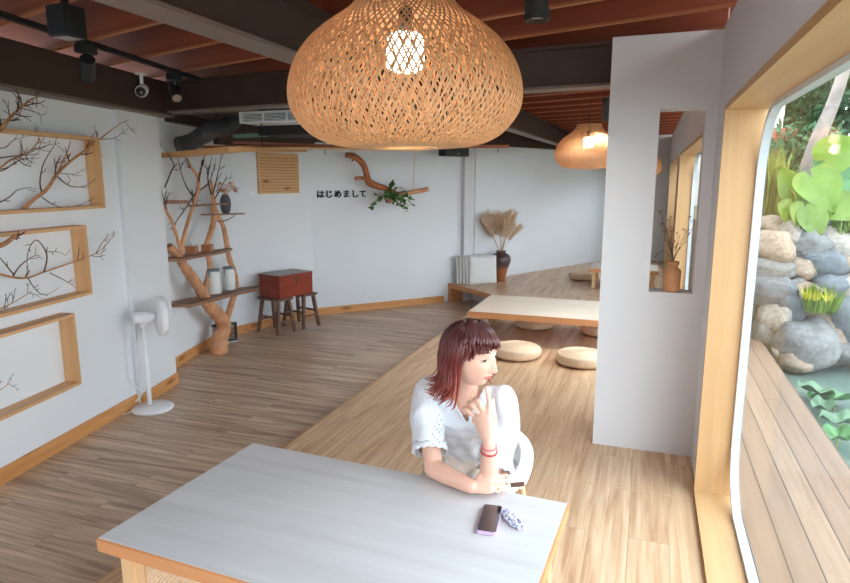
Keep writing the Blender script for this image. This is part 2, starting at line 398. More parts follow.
# unseen window added behind the partition to brighten the far end
wp = ony(658, 212, 13.0)
window('window_added', 9.3, 12.7, .15, 2.09, XG)
mb = MB(); mb.box((Am.x-.14, YBACK-.14, LO), (-2.7, YBACK, 2.62)); mb.box((-1.3, YBACK-.14, LO), (RX+WT, YBACK, 2.62)); mb.box((-2.7, YBACK-.14, LO), (-1.3, YBACK, .85)); mb.box((-2.7, YBACK-.14, 2.2), (-1.3, YBACK, 2.62)); struct('wall_behind_added', mb, M_wall)  # unseen wall added behind the camera to cut the light from there
# baseboards
def baseboard(name, pl, u0, u1, z0=LO, h=.105):
    m = MB(); bar(m, pl, 0, u1-u0, 0, h, 0, .018)
    me_rot = pl
    o = MB(); o.box((0, -.018, 0), (u1-u0, 0, h)); ob = o.build(name, M_pineb); p = pl.uz(u0, z0); ob.location = p
    ob.rotation_euler = (0, 0, math.atan2(pl.e.y, pl.e.x)); ob['kind'] = 'structure'; return ob
baseboard('baseboard_left', WA, 0, WA.len-.07)
baseboard('baseboard_column', Plane((-4.05, 4.0, 0), (-4.2, 4.61, 0)), .0, .63)
baseboard('baseboard_alcove', WB, -.4, WB.len)
baseboard('baseboard_vent_side', WB2, 0, WB2.len)
baseboard('baseboard_back', WC, 0, 2.15)

# ceiling: boards above, joists under them, steel beams
mb = MB(); mb.box((-6.2, YBACK-.2, 2.86), (RX+WT+.25, 16.2, 2.95)); struct('ceiling', mb, M_board)
jd = V((-.961, .277, 0)).normalized(); jn = V((.277, .961, 0))
jx = MB()
k = 0
base_pt = V((RX, 4.17, 0))
for i in range(-9, 22):
    c0 = base_pt + V((0, i*.52, 0))
    a = c0 + jd*(-.02); L = 5.6/.961
    # clip the far end of joists that would leave the building's near side
    b = c0 + jd*L
    if a.y > 15.4: continue
    ang = math.atan2(jd.y, jd.x)
    m = MB(); m.box((0, -.019, .0), (L, .019, .235)); m.cur = 1; m.box((0, -.019, -.012), (L, .019, .0))  # paler bottom strip carries the light from below in its colour
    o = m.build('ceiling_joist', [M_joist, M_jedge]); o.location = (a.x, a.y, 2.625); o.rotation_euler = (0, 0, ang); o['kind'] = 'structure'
def ibeam(name, a, b, h, wd, zb, tf=.018):
    m = MB(); a = V(a); b = V(b); a.z = b.z = 0
    z = V((0, 0, 1)); m.beam(a+z*(zb+h/2), b+z*(zb+h/2), .02, h-2*tf)
    m.beam(a+z*(zb+h-tf/2), b+z*(zb+h-tf/2), wd, tf); m.cur = 1; m.beam(a+z*(zb+tf/2), b+z*(zb+tf/2), wd, tf)
    return struct(name, m, [M_steel, M_steelf])
ibeam('steel_beam', (-1.72, YBACK, 0), (-1.72, 4.26, 0), .27, .16, 2.345)
ibeam('steel_beam', (-1.72, 4.42, 0), (-1.5, 12.0, 0), .27, .14, 2.345)
ibeam('steel_beam', (PX0, 4.34, 0), (-4.75, 4.75, 0), .27, .16, 2.345)
mb = MB(); bar(mb, WA, 0, WA.len+.62, 2.33, 2.61, .0, .12); mb.cur = 1; bar(mb, WA, 0, WA.len+.62, 2.31, 2.33, 0, .14); struct('steel_beam', mb, [M_steel, M_steelf])
mb = MB(); bar(mb, WB, .1, WB.len, 2.33, 2.61, 0, .1); struct('steel_beam', mb, M_steel)
mb = MB(); bar(mb, WB2, 0, WB2.len, 2.17, 2.62, 0, .1); struct('steel_beam', mb, M_steel)
mb = MB(); bar(mb, WC, 0, WC.len, 2.27, 2.62, 0, .1); struct('steel_beam', mb, M_steel)
mb = MB(); bar(mb, WD, .1, 4.6, 2.30, 2.62, 0, .1); struct('steel_beam', mb, M_steel)
# diagonal dark ceiling panel over the alcove (unlit service void)
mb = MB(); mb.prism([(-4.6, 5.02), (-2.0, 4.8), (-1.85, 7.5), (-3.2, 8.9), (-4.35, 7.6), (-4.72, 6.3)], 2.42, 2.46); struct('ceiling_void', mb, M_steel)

exec_after = []
# ------------------------------------------------------------------ TABLES
def cane_mat_panel(m, x0, x1, z0, z1, y, pitch=.014):
    """open hexagonal cane weave built of real strips in the plane y"""
    t = .0016
    x = x0
    while x <= x1: m.box((x-t, y-.001, z0), (x+t, y+.001, z1)); x += pitch
    z = z0
    while z <= z1: m.box((x0, y-.0015, z-t), (x1, y+.0015, z+t)); z += pitch
    for sgn in (1, -1):
        c = (x0 if sgn > 0 else x0)-(z1-z0)
        while c < x1+(z1-z0):
            # line x = c + s, z = z0 + s  (or mirrored)
            s0 = max(0, x0-c) if sgn > 0 else max(0, c-x1); s1 = min(z1-z0, x1-c) if sgn > 0 else min(z1-z0, c-x0)
            if s1-s0 > .01:
                a = V((c+sgn*s0, y+.002*sgn, z0+s0)); b = V((c+sgn*s1, y+.002*sgn, z0+s1)); m.beam(a, b, .0022, .0022)
            c += pitch*1.0
def table(label, x0, x1, y0, y1, zt, zf, th, topm, cane=False):
    cx, cy = (x0+x1)/2, (y0+y1)/2; t = thing('table', label, 'table', (cx, cy, zf))
    m = MB(); m.box((x0, y0, zt-th), (x1, y1, zt-.002)); m.build('table_edge', M_edge, t, bevel=.003)
    m = MB(); m.box((x0+.006, y0+.006, zt-.003), (x1-.006, y1-.006, zt)); m.build('tabletop', topm, t)
    i = .045; lw = .055
    for lx in (x0+i, x1-i-lw):
        for ly in (y0+i, y1-i-lw):
            m = MB(); m.box((lx, ly, zf), (lx+lw, ly+lw, zt-th)); m.build('leg', M_legw, t, bevel=.003)
    if cane:
        fz0, fz1 = zf+.03, zt-th
        for yy in (y0+i+.012, y1-i-.03):
            m = MB(); a, b = x0+i+lw, x1-i-lw
            m.box((a, yy, fz1-.012), (b, yy+.018, fz1)); m.box((a, yy, fz0), (b, yy+.018, fz0+.03)); m.box((a, yy, fz0+.03), (a+.035, yy+.018, fz1-.012)); m.box((b-.035, yy, fz0+.03), (b, yy+.018, fz1-.012))
            m.box(((a+b)/2-.02, yy, fz0+.03), ((a+b)/2+.02, yy+.018, fz1-.012))
            f = m.build('panel_frame', M_legw, t)
            for p0, p1 in ((a+.035, (a+b)/2-.02), ((a+b)/2+.02, b-.035)):
                m = MB(); cane_mat_panel(m, p0, p1, fz0+.03, fz1-.012, yy+.009); m.build('cane_panel', M_straw, f)
        for xx in (x0+i+.012, x1-i-.03):
            m = MB(); m.box((xx, y0+i+lw, fz1-.05), (xx+.018, y1-i-lw, fz1)); m.build('side_rail', M_legw, t)
    else:
        for xx in (x0+i+.01, x1-i-.03):
            m = MB(); m.box((xx, y0+i+lw, zf+.03), (xx+.02, y1-i-lw, zf+.06)); m.box((xx, y0+i+lw, zt-th-.04), (xx+.02, y1-i-lw, zt-th))
            for q in (.3, .7): yy = y0+i+lw+(y1-y0-2*i-2*lw)*q; m.box((xx, yy-.015, zf+.06), (xx+.02, yy+.015, zt-th-.04))
            m.build('side_frame', M_legw, t)
    return t
TX0, TX1, TY0, TY1, TZ = -1.592, -.222, 1.326, 2.125, .62
table('whitewashed oak table the woman leans on, phone lying on its top', TX0, TX1, TY0, TY1, TZ, 0, .048, M_topw, cane=True).rotation_euler.z = -.045
table('low pale wooden table on the platform between round straw cushions', -1.81, -.12, 6.45, 7.52, .335, 0, .07, M_topm)
p = onz(588, 288, HI)
table('small low wooden table on the far raised floor, half behind partition', p.x, p.x+1.0, p.y, p.y+.7, HI+.31, HI, .06, M_topm)

# ------------------------------------------------------------------ STRAW CUSHIONS
def straw_cushion(rad=.24, h=.12):
    m = MB(); n = 120; prof = []
    K = 15
    for i in range(K*4+1):                      # spiral coil rings on the top
        t = i/(K*4); r = .004+(rad-.03)*t; prof.append((r, h-.012*(2*t-1)**2*(t > .5) - .004*abs(sin(pi*K*t))+.010*(1-t*t)))
    for i in range(1, 17):
        a = pi*i/16; rr = rad-.03+.03*sin(a)+.004*abs(sin(a*6)); prof.append((rr, h/2+ (h/2-.012)*cos(a)))
    prof.append((.01, 0.002)); vs = []
    for j, (r, z) in enumerate(prof):
        for k in range(n):
            a = 2*pi*k/n; side = max(0, (r-(rad-.05))/.05)
            q = r*(1+.012*side*sin(60*a+j*1.2)); vs.append((q*cos(a), q*sin(a), max(.001, z)+(.002*sin(30*a+j*.6) if j < K*4 and z > .03 else 0)))
    fs = [(i*n+k, (i+1)*n+k, (i+1)*n+(k+1) % n, i*n+(k+1) % n) for i in range(len(prof)-1) for k in range(n)]
    m.add(vs, fs, True); o = m.build('straw_cushion', M_straw); return o
sc = None
cus = [((-1.17, 6.02, 0), 'round straw cushion just right of the woman\'s head, in front of the low table'),
       ((-.53, 5.98, 0), 'round straw cushion in front of the low table beside the partition wall'),
       ((-1.23, 7.36, 0), 'round straw cushion behind the low table, seen below its middle'),
       ((-.43, 7.27, 0), 'round straw cushion behind the low table, partly cut off by the partition'),
       ((onz(584, 279, HI).x, onz(584, 279, HI).y, HI), 'round straw cushion on the far raised floor left of the small table'),
       ((-.28, 10.35, HI), 'straw cushion seen low through the niche beyond the clay bottle')]
for i, (p, lb) in enumerate(cus):
    if sc is None: sc = straw_cushion(); o = sc
    else: o = sc.copy(); COL.objects.link(o)
    o.location = p; o.rotation_euler = (0, 0, i*1.1); tag(o, lb, 'cushion', 'round straw floor cushions')

# ------------------------------------------------------------------ GREY FOLDED SEAT CUSHIONS, VASE, PAMPAS
M_cush = mat('grey_linen', (214, 214, 212), .9, noise_s=40, noise_a=.05, bump=.15, bump_s=300)
a = onz(470, 285.5, HI); b = onz(497, 283.5, HI); a.z = b.z = 0
PL = Plane(a, b); wlen = PL.len
cushlab = ['front one of the pale grey cushions standing on the far platform corner', 'pale grey upright cushion directly behind the front one',
           'middle one of the five pale grey upright cushions', 'fourth pale grey upright cushion from the front', 'rearmost pale grey upright cushion, nearest the wall']
for k in range(5):
    m = MB(); Wd, Ht, Th = wlen, .45, .045
    nx, nz = 12, 8; vs = []; fs = []
    for sgn in (-1, 1):
        for j in range(nz+1):
            for i in range(nx+1):
                x = Wd*i/nx; z = Ht*j/nz; e = min(1, min(i, nx-i, j*1.0, nz-j)/1.5)**.5
                ch = .003*abs(sin(pi*i/2))
                vs.append((x, sgn*(Th/2*(.35+.65*e))-sgn*ch, z))
    q = (nx+1)*(nz+1)
    for j in range(nz):
        for i in range(nx):
            A = j*(nx+1)+i; fs += [(A, A+1, A+nx+2, A+nx+1), (q+A, q+A+nx+1, q+A+nx+2, q+A+1)]
    for i in range(nx): fs += [(i, q+i, q+i+1, i+1), (nz*(nx+1)+i, nz*(nx+1)+i+1, q+nz*(nx+1)+i+1, q+nz*(nx+1)+i)]
    for j in range(nz): A = j*(nx+1); B = A+nx; fs += [(A, A+nx+1, q+A+nx+1, q+A), (B, q+B, q+B+nx+1, B+nx+1)]
    m.add(vs, fs, True); o = m.build('seat_cushion', M_cush)
    p = PL.uz(-.035*k, HI, -(.02+.040*k)); o.location = (p.x, p.y, HI+.004)
    o.rotation_euler = (R(-4), 0, math.atan2(PL.e.y, PL.e.x)+R(3*k)); tag(o, cushlab[k], 'cushion', 'grey cushions standing on the far platform')
vp = onz(500, 281, HI); vx, vy = vp.x, vp.y+.03
M_vase = mat('brown_glaze', (96, 62, 48), .3, noise_s=5, noise_a=.3)
N = NT('two_tone_glaze'); tcn = N.n('ShaderNodeTexCoord'); sx = N.n('ShaderNodeSeparateXYZ'); rm = N.n('ShaderNodeValToRGB'); nz = N.n('ShaderNodeTexNoise', i_Scale=9, i_Detail=4)
ma = N.n('ShaderNodeMath', operation='MULTIPLY_ADD'); ma.inputs[1].default_value = .12
N.l(tcn.outputs['Object'], nz.inputs['Vector']); N.l(tcn.outputs['Object'], sx.inputs[0]); N.l(nz.outputs['Fac'], ma.inputs[0]); N.l(sx.outputs['Z'], ma.inputs[2]); N.l(ma.outputs[0], rm.inputs[0])
rm.color_ramp.elements[0].position = .26; rm.color_ramp.elements[0].color = lin((158, 96, 58)); rm.color_ramp.elements[1].position = .33; rm.color_ramp.elements[1].color = lin((82, 64, 66))
N.l(rm.outputs[0], N.b.inputs['Base Color']); N.b.inputs['Roughness'].default_value = .3; M_vase = N.m
m = MB(); m.lathe([(r_*1.35, z_*1.28) for r_, z_ in [(.055, 0), (.06, .01), (.062, .05), (.085, .15), (.115, .24), (.122, .29), (.105, .335), (.06, .365), (.055, .38), (.068, .39), (.06, .39), (.045, .37), (.04, .3)]], 40)
o = m.build('vase', M_vase); o.location = (vx, vy, HI); tag(o, 'tall brown glazed vase holding the pampas grass', 'vase')
M_pamp = mat('pampas_plume', (252, 226, 204), .95, noise_s=14, noise_a=.16); 
def translucent(m, amt):
    t_ = m.node_tree; b_ = t_.nodes['Principled BSDF']; tr_n = t_.nodes.new('ShaderNodeBsdfTranslucent'); mx_ = t_.nodes.new('ShaderNodeMixShader'); mx_.inputs[0].default_value = amt
    t_.links.new(b_.inputs['Base Color'].links[0].from_socket, tr_n.inputs[0]); t_.links.new(b_.outputs[0], mx_.inputs[1]); t_.links.new(tr_n.outputs[0], mx_.inputs[2]); t_.links.new(mx_.outputs[0], t_.nodes['Material Output'].inputs[0])
translucent(M_pamp, .5); M_stem = mat('dry_stem', (190, 158, 110), .8)
t = thing('pampas_grass', 'dried fluffy beige pampas plumes standing in the tall brown vase', 'dried grass', (vx, vy, HI+.44))
rng = random.Random(3)
for i in range(24):
    az = rng.uniform(0, 2*pi); sp_ = rng.uniform(.08, .62) if i else .05; L = rng.uniform(.48, .66)
    if i in (1, 2): az = math.pi*(.0 if i == 1 else 1.0); sp_ = .55
    top = V((sin(sp_)*cos(az), sin(sp_)*sin(az), cos(sp_)))*L
    dn_ = WD.n if (V((vx, vy, 0))-WD.a).dot(WD.n) > 0 else -WD.n; clr = (V((vx+top.x*1.1, vy+top.y*1.1, 0))-WD.a).dot(dn_)
    if clr < .04: top = top+dn_*(.04-clr)
    p0 = V((top.x*.04, top.y*.04, 0)); pth, _ = smooth_path([p0, top*.45+V((0, 0, .03)), top*.8+V((0, 0, .02)), top*1.1-V((0, 0, .01))], [1]*4, 6)
    m = MB(); m.tube(pth, .0022, 5); m.cur = 1
    for k in range(210):
        f = .36+.64*rng.random(); idx = min(len(pth)-2, int(f*(len(pth)-1))); c = pth[idx].lerp(pth[idx+1], rng.random()); d = (pth[idx+1]-pth[idx]).normalized()
        a2 = rng.uniform(0, 2*pi); o1 = d.orthogonal().normalized(); o2 = d.cross(o1); out = o1*cos(a2)+o2*sin(a2)
        wdt = .075*sin(pi*min(1, (f-.3)/.75))**.6
        m.leaf(c, (d*1.0+out*.8+V((0, 0, -.15))), out, wdt*1.6*rng.uniform(.6, 1.1)+.02, .0055, .3, 2)
    m.build('plume', [M_stem, M_pamp], t, local=True)

# ------------------------------------------------------------------ WALL BOX FRAMES (left)
def box_frame(label, top_r, bot_r, depth, length, name='wall_frame_shelf'):
    a = WA.at(*top_r, depth); b = WA.at(*bot_r, depth); u1 = WA.u(b); z1 = a.z; z0 = b.z; u0 = u1-length; th = .022
    p = WA.uz(u1, z0, 0); t = thing(name, label, 'wall shelf', p, math.atan2(WA.e.y, WA.e.x))
    # local x runs along the wall, -y points into the room
    def B(n, lo, hi, mt):
        m = MB(); m.box(lo, hi); o = m.build(n, mt, t, local=True, bevel=.002)
    H = z1-z0
    B('top_board', (-length, -depth, H-th), (0, 0, H), M_pine); B('bottom_board', (-length, -depth, 0), (0, 0, th), M_pine)
    B('side_board', (-th, -depth, th), (0, 0, H-th), M_pinez); B('side_board', (-length, -depth, th), (-length+th, 0, H-th), M_pinez)
    return t
M_pinez = wood('pine_upright', (218, 176, 128), (202, 154, 104), 'Z', knots=.5)
box_frame('top of three pine box frames on the left wall, tall branch behind it', (103, 138), (106, 208), .12, 1.7)
box_frame('middle of three pine box frames on the left wall, branch poking through', (87, 225), (93, 294), .12, 1.6)
box_frame('lowest empty pine box frame on the left wall', (75, 313), (82, 384), .12, 1.55)
def wob(pts, seed, amp):
    r = random.Random(seed); out = []
    for p in pts: out.append(V(p)+V((r.uniform(-amp, amp), r.uniform(-amp, amp), r.uniform(-amp, amp))))
    return out
def twigs(m, path, rad, rg, n, L, spread=.8, depth=1, nrm=None):
    for _ in range(n):
        i = rg.randrange(len(path)//4, len(path)-1); p = path[i]; d = (path[i+1]-path[i]).normalized()
        side = nrm.cross(d)*rg.choice((-1, 1)) if nrm is not None else d.orthogonal()
        dd = (d*.7+side*spread*rg.uniform(.5, 1.1)+(nrm if nrm else V((0, 0, 1)))*rg.uniform(-.25, .35)).normalized()
        ll = L*rg.uniform(.5, 1.1); q = [p]
        for s in range(5):
            dd = (dd+V((rg.uniform(-.25, .25), rg.uniform(-.25, .25), rg.uniform(-.15, .32)))).normalized(); q.append(q[-1]+dd*ll/5)
        r0 = rad[i]*.5; rr = [r0*(1-.14*s)+.0008 for s in range(6)]
        m.tube(q, rr, 5); 
        for s in range(2, 5): m.ball(q[s], rr[s]*1.7, 5, 4)
        if depth: twigs(m, q, rr, rg, 2, L*.45, spread, depth-1, nrm)
def wallbranch(label, pl, off, px, r0, r1, seed, n, L, extra=()):
    rg = random.Random(seed); pts = [pl.at(x, y, off+rg.uniform(-.012, .02)) for x, y in px]; P_, Q_ = smooth_path(pts, [r0+(r1-r0)*i/(len(pts)-1) for i in range(len(pts))], 5)
    m = MB(); m.tube(P_, Q_, 8); m.cur = 1; twigs(m, P_, Q_, rg, n, L, nrm=pl.n)
    for ex, er in extra:
        e = [pl.at(x, y, off+rg.uniform(-.02, .03)) for x, y in ex]; EP, EQ = smooth_path(e, [er*(1-.75*i/(len(e)-1)) for i in range(len(e))], 4); m.cur = 0 if er > .006 else 1; m.tube(EP, EQ, 6); m.cur = 1; twigs(m, EP, EQ, rg, 3, L*.5, nrm=pl.n, depth=0)
    o = m.build('bare_branch', [M_branch, M_twig], base=pts[0]); return tag(o, label, 'branch')
wallbranch('bare branch rising across the top box frame with twigs past its corner', WA, .07,
    [(24, 209), (33, 200), (46, 190), (58, 173), (72, 160), (84, 151), (93, 143), (100, 139), (110, 131), (121, 123), (129, 120)], .014, .002, 4, 7, .16,
    [([(42, 193), (40, 182), (43, 165), (50, 152), (56, 143)], .006), ([(58, 174), (62, 163), (68, 150), (71, 139)], .007), ([(58, 177), (70, 186), (85, 186), (98, 177)], .005),
     ([(42, 197), (52, 204), (66, 208), (85, 203), (95, 195)], .004), ([(100, 139), (114, 138), (128, 129)], .004), ([(60, 173), (75, 174), (86, 167)], .003)])
wallbranch('bare branch reaching in from the left above the top box frame', WA, .15,
    [(-30, 158), (-12, 140), (0, 130), (8, 120), (16, 112), (26, 103), (34, 98), (39, 97)], .016, .003, 9, 9, .13,
    [([(10, 119), (8, 108), (4, 100)], .004), ([(17, 112), (18, 103), (19, 96)], .004), ([(20, 108), (32, 111), (44, 116)], .004)])
wallbranch('dark twiggy branch inside the top box frame at the picture\'s left', WA, .05,
    [(-26, 190), (-10, 178), (6, 163), (18, 157), (30, 151), (38, 142), (40, 138)], .008, .002, 12, 8, .16,
    [([(-12, 160), (6, 157), (26, 155), (40, 154)], .005), ([(-12, 172), (4, 170), (20, 160), (40, 158)], .005), ([(-8, 206), (8, 198), (18, 190), (32, 187)], .005), ([(-12, 146), (4, 148), (14, 140), (30, 136)], .004)])
wallbranch('pale branch running level through the middle box frame and past its end', WA, .08,
    [(-30, 266), (-14, 270), (0, 274), (12, 277), (27, 278), (44, 272), (62, 266), (80, 260), (90, 256), (98, 252), (106, 245), (113, 236)], .009, .002, 15, 6, .13,
    [([(44, 272), (47, 258), (44, 248), (36, 240), (28, 252), (27, 276)], .006), ([(13, 276), (20, 266), (32, 257), (40, 255)], .005), ([(28, 278), (36, 290), (46, 295), (60, 287)], .004),
     ([(50, 273), (64, 280), (77, 288)], .004), ([(14, 275), (0, 258), (-8, 252)], .005), ([(46, 252), (58, 252), (66, 256)], .003), ([(96, 253), (104, 240), (112, 234)], .003)])
wallbranch('thick broken branch end leaning at the left of the middle box frame', WA, .16,
    [(-40, 262), (-22, 252), (-8, 246), (2, 245), (10, 240), (16, 235)], .022, .012, 21, 2, .08)
wallbranch('thin dark twigs low in the middle box frame', WA, .1,
    [(-24, 322), (-8, 312), (4, 307), (16, 301), (26, 295), (32, 291)], .005, .0015, 33, 5, .12)
wallbranch('short dark twig lying low in the lowest box frame at the left edge', WA, .08,
    [(-20, 398), (-8, 392), (0, 390), (6, 386), (12, 381)], .004, .001, 41, 3, .08)

# ------------------------------------------------------------------ TREE SHELF
DT = WB.e; TB = onz(219, 353, LO)
TP = Plane(TB-DT*2, TB+DT*2)
def tp(x, y, off=0): return TP.at(x, y, off)
t = thing('tree_shelf', 'tree shelf made of peeled driftwood trunk holding live-edge boards in alcove', 'shelf', (TB.x, TB.y, LO))
def limb(name, px, rad, seed=0, mt=None, parent=t, off=0, ns=10, tw=0, twL=.25):
    rg = random.Random(seed); pts = [tp(x, y, off+rg.uniform(-.02, .02)) for x, y in px]
    P_, Q_ = smooth_path(pts, rad, 6); Q_ = [q*(1+.08*sin(i*1.7+seed)) for i, q in enumerate(Q_)]
    m = MB(); m.tube(P_, Q_, ns)
    m.ball(P_[0], Q_[0]*.99, 8, 6) if seed else None
    if tw: m.cur = 1; twigs(m, P_, Q_, rg, tw, twL, .6, 1, TP.n)
    return m.build(name, [mt or M_trunk, M_twig], parent)
tr_ = limb('trunk', [(219, 353), (219, 345), (221, 335), (224, 325), (219, 316), (211, 308), (205, 299), (200, 289), (192, 277), (184, 266), (177, 255), (169, 247)],
     [.105, .095, .088, .08, .078, .07, .062, .056, .052, .045, .038, .042], 1, ns=14)
limb('branch', [(222, 330), (227, 318), (232, 302), (236, 285), (234, 272), (229, 258), (226, 240), (223, 226), (216, 212), (213, 196), (211, 180)], [.042, .04, .037, .034, .032, .031, .03, .027, .024, .019, .011], 2, off=-.03)
limb('branch', [(203, 299), (206, 285), (210, 268), (208, 255), (206, 247), (211, 232), (214, 219), (213, 205), (212, 195)], [.036, .033, .031, .028, .026, .03, .032, .024, .016], 3, off=.02)
limb('branch', [(181, 262), (181, 252), (184, 236), (188, 222), (192, 210), (195, 200), (198, 190), (198, 178), (192, 168), (187, 158)], [.026, .022, .02, .018, .017, .018, .022, .017, .012, .008], 4, off=.0, tw=5)
limb('branch', [(181, 254), (178, 240), (172, 222), (167, 212), (165, 204)], [.018, .016, .014, .012, .009], 5, off=.03, tw=3)
limb('branch', [(198, 182), (201, 170), (202, 160)], [.015, .01, .006], 6, off=.0, tw=2, twL=.15)
for k, px in enumerate([[(193, 196), (186, 186), (181, 172), (178, 158)], [(193, 197), (183, 212), (176, 222), (174, 232)], [(194, 195), (203, 188), (209, 182), (213, 172), (216, 158)],
                        [(212, 196), (216, 182), (219, 168), (221, 156)], [(211, 194), (208, 180), (209, 168), (212, 157)], [(214, 200), (221, 188), (226, 178)], [(165, 187), (171, 172), (174, 165), (170, 158), (163, 147)]]):
    limb('twig', px, [.009, .007, .005, .003] if len(px) == 4 else [.008, .006, .003] if len(px) == 3 else [.008, .007, .006, .004, .002], 10+k, mt=M_twig, ns=6, tw=4, twL=.14)
limb('twig', [(217, 221), (224, 221), (231, 218), (236, 214)], [.007, .006, .005, .003], 30, mt=M_twig, ns=6)
def slab(name, pl_, pr_, d0, d1, th, parent=t, mt=None, seed=0, tip=True):
    """live-edge board between two points of the tree's plane"""
    rg = random.Random(seed); a = tp(*pl_); b = tp(*pr_); e = (b-a); L = e.length; e = e.normalized(); n_ = TP.n
    top = []; K = 14
    for i in range(K+1):
        s = i/K; wv = 1 if not tip else min(1, .35+2.2*(1-s)) if s > .6 else 1
        wv *= 1+.08*sin(s*9+seed); top.append((a+e*L*s+n_*d1*wv, a+e*L*s-n_*d0*wv))
    m = MB(); vs = [q for pr in top for q in pr]+[q-V((0, 0, th)) for pr in top for q in pr]; o_ = 2*(K+1); fs = []
    for i in range(K):
        A = 2*i; fs += [(A, A+1, A+3, A+2), (o_+A, o_+A+2, o_+A+3, o_+A+1), (A, A+2, o_+A+2, o_+A), (A+1, o_+A+1, o_+A+3, A+3)]
    fs += [(0, o_, o_+1, 1), (2*K, 2*K+1, o_+2*K+1, o_+2*K)]
    m.add(vs, fs, False); return m.build(name, mt or M_slab, parent)
slab('shelf_board', (172, 304), (262, 284), .10, .17, .032, seed=1)
slab('shelf_board', (166, 259), (229, 248), .08, .12, .026, seed=2)
slab('shelf_board', (207, 214), (238, 213), .07, .09, .016, seed=3, tip=False)
slab('shelf_board', (193, 205), (223, 203), .06, .06, .016, seed=4, tip=False)
slab('shelf_board', (163, 200), (182, 200), .08, .06, .035, seed=5, tip=False)
# on the tree shelf
M_vdark = mat('dark_stoneware', (84, 82, 92), .55, noise_s=20, noise_a=.12)
vp = tp(226, 213.4, .0); m = MB(); m.lathe([(.035, 0), (.05, .03), (.062, .09), (.06, .15), (.046, .19), (.034, .205), (.036, .215), (.028, .215), (.024, .19)], 28)
o = m.build('vase', M_vdark); o.location = vp+V((0, 0, .001)); tag(o, 'small dark grey egg-shaped vase on the upper tree shelf board', 'vase')
M_dry = mat('dried_leaves_orange', (206, 142, 92), .85, noise_s=20, noise_a=.2)
m = MB(); rg = random.Random(5)
for i in range(26):
    az = rg.uniform(0, 2*pi); el = rg.uniform(.3, 1.3); d = V((cos(az)*cos(el), sin(az)*cos(el), sin(el))); q = [V((0, 0, 0)), d*.05+V((0, 0, .03)), d*.1+V((0, 0, .035)), d*.15+V((0, 0, .0))]
    m.tube(q, [.0015]*4, 4)
    for k in range(6): m.leaf(q[2].lerp(q[3], k/6), d+V((rg.uniform(-.7, .7), rg.uniform(-.7, .7), -.5)), (0, 0, 1), .05, .013, .4, 3)
o = m.build('dried_flowers', M_dry); o.location = vp+V((0, 0, .205)); tag(o, 'drooping orange dried leaves in the small dark grey vase', 'dried flowers')
M_box = wood('cedar_box', (190, 130, 86), (160, 100, 62), 'X', 1)
for k, (x, y, lb) in enumerate([(192, 253.3, 'open cedar box on the middle tree shelf, the left one'), (207.5, 251.6, 'open cedar box on the middle tree shelf, the right one')]):
    p = tp(x, y, .03); t2 = thing('wooden_box', lb, 'box', p+V((0, 0, .001)), math.atan2(TP.e.y, TP.e.x)+.1)
    m = MB(); W_ = .05; Hh = .075
    m.box((-W_, -W_, 0), (W_, W_, .006)); m.box((-W_, -W_, .006), (W_, -W_+.008, Hh)); m.box((-W_, W_-.008, .006), (W_, W_, Hh)); m.box((-W_, -W_+.008, .006), (-W_+.008, W_-.008, Hh)); m.box((W_-.008, -W_+.008, .006), (W_, W_-.008, Hh)); m.build('box_body', M_box, t2, local=True)
    if k == 0:
        m = MB(); rg = random.Random(8)
        for q in range(16): m.ball((rg.uniform(-.03, .03), rg.uniform(-.03, .03), .07+rg.uniform(0, .02)), .012, 7, 5)
        m.build('cotton_filling', M_whitem, t2, local=True)
M_can = mat('cream_enamel', (226, 230, 230), .35); M_canl = mat('grey_lid', (120, 132, 140), .4)
for k, (x, y, lb) in enumerate([(215, 293.5, 'white milk can with a grey lid band, left on lower tree shelf'), (229.5, 289.5, 'white milk can with a grey lid band, right on lower tree shelf')]):
    p = tp(x, y, .07 if k == 0 else .02); t2 = thing('milk_can', lb, 'can', p+V((0, 0, .002)))
    m = MB(); m.lathe([(.066, 0), (.07, .006), (.071, .20), (.064, .225), (.056, .24), (.056, .25)], 32); m.build('can_body', M_can, t2, local=True)
    m = MB(); m.lathe([(.06, .245), (.064, .247), (.064, .262), (.05, .27), (.0001, .272)], 32); m.build('lid', M_canl, t2, local=True)
    m = MB(); a = [V((.062*cos(q), -.075*sin(q), .245+.012*sin(q))) for q in [pi*i/10 for i in range(11)]]; m.tube(a, .005, 6); m.tube([(0, -.073, .25), (0, -.078, .21), (0, -.074, .18)], [.007, .006, .004], 6); m.build('handle', M_canl, t2, local=True)
# black crate with slats behind the trunk
p0 = WB.at(209, 346, .10)
cp = onz(232, 343, LO); t2 = thing('black_crate', 'black slatted crate on the floor against wall behind tree shelf', 'crate', (cp.x-.06, cp.y, LO), math.atan2(WB2.e.y, WB2.e.x)-R(22))
m = MB(); m.box((-.42, -.0, 0), (.12, .06, .03)); m.box((-.42, 0, .21), (.12, .06, .235)); m.box((-.42, 0, .03), (-.40, .06, .21)); m.box((.10, 0, .03), (.12, .06, .21)); m.build('crate_frame', M_black, t2, local=True)
m = MB()
for i in range(9): m.box((-.40, .012, .04+i*.019), (.10, .02, .05+i*.019))
m.build('slats', M_black, t2, local=True)
m = MB(); m.box((-.42, .0, -.0), (.12, -.004, .012)); m.build('base_trim', M_whitem, t2, local=True)
m = MB(); q0 = onz(241, 343, LO+.004); m.ctube([q0, onz(245, 341, LO+.004), onz(250, 334, LO+.004), onz(246, 329, LO+.05), onz(240, 327, LO+.1)], .004, 5); o = m.build('power_cord', M_trunk, base=q0); tag(o, 'thin brown cord curling on the floor beside the black crate', 'cord')

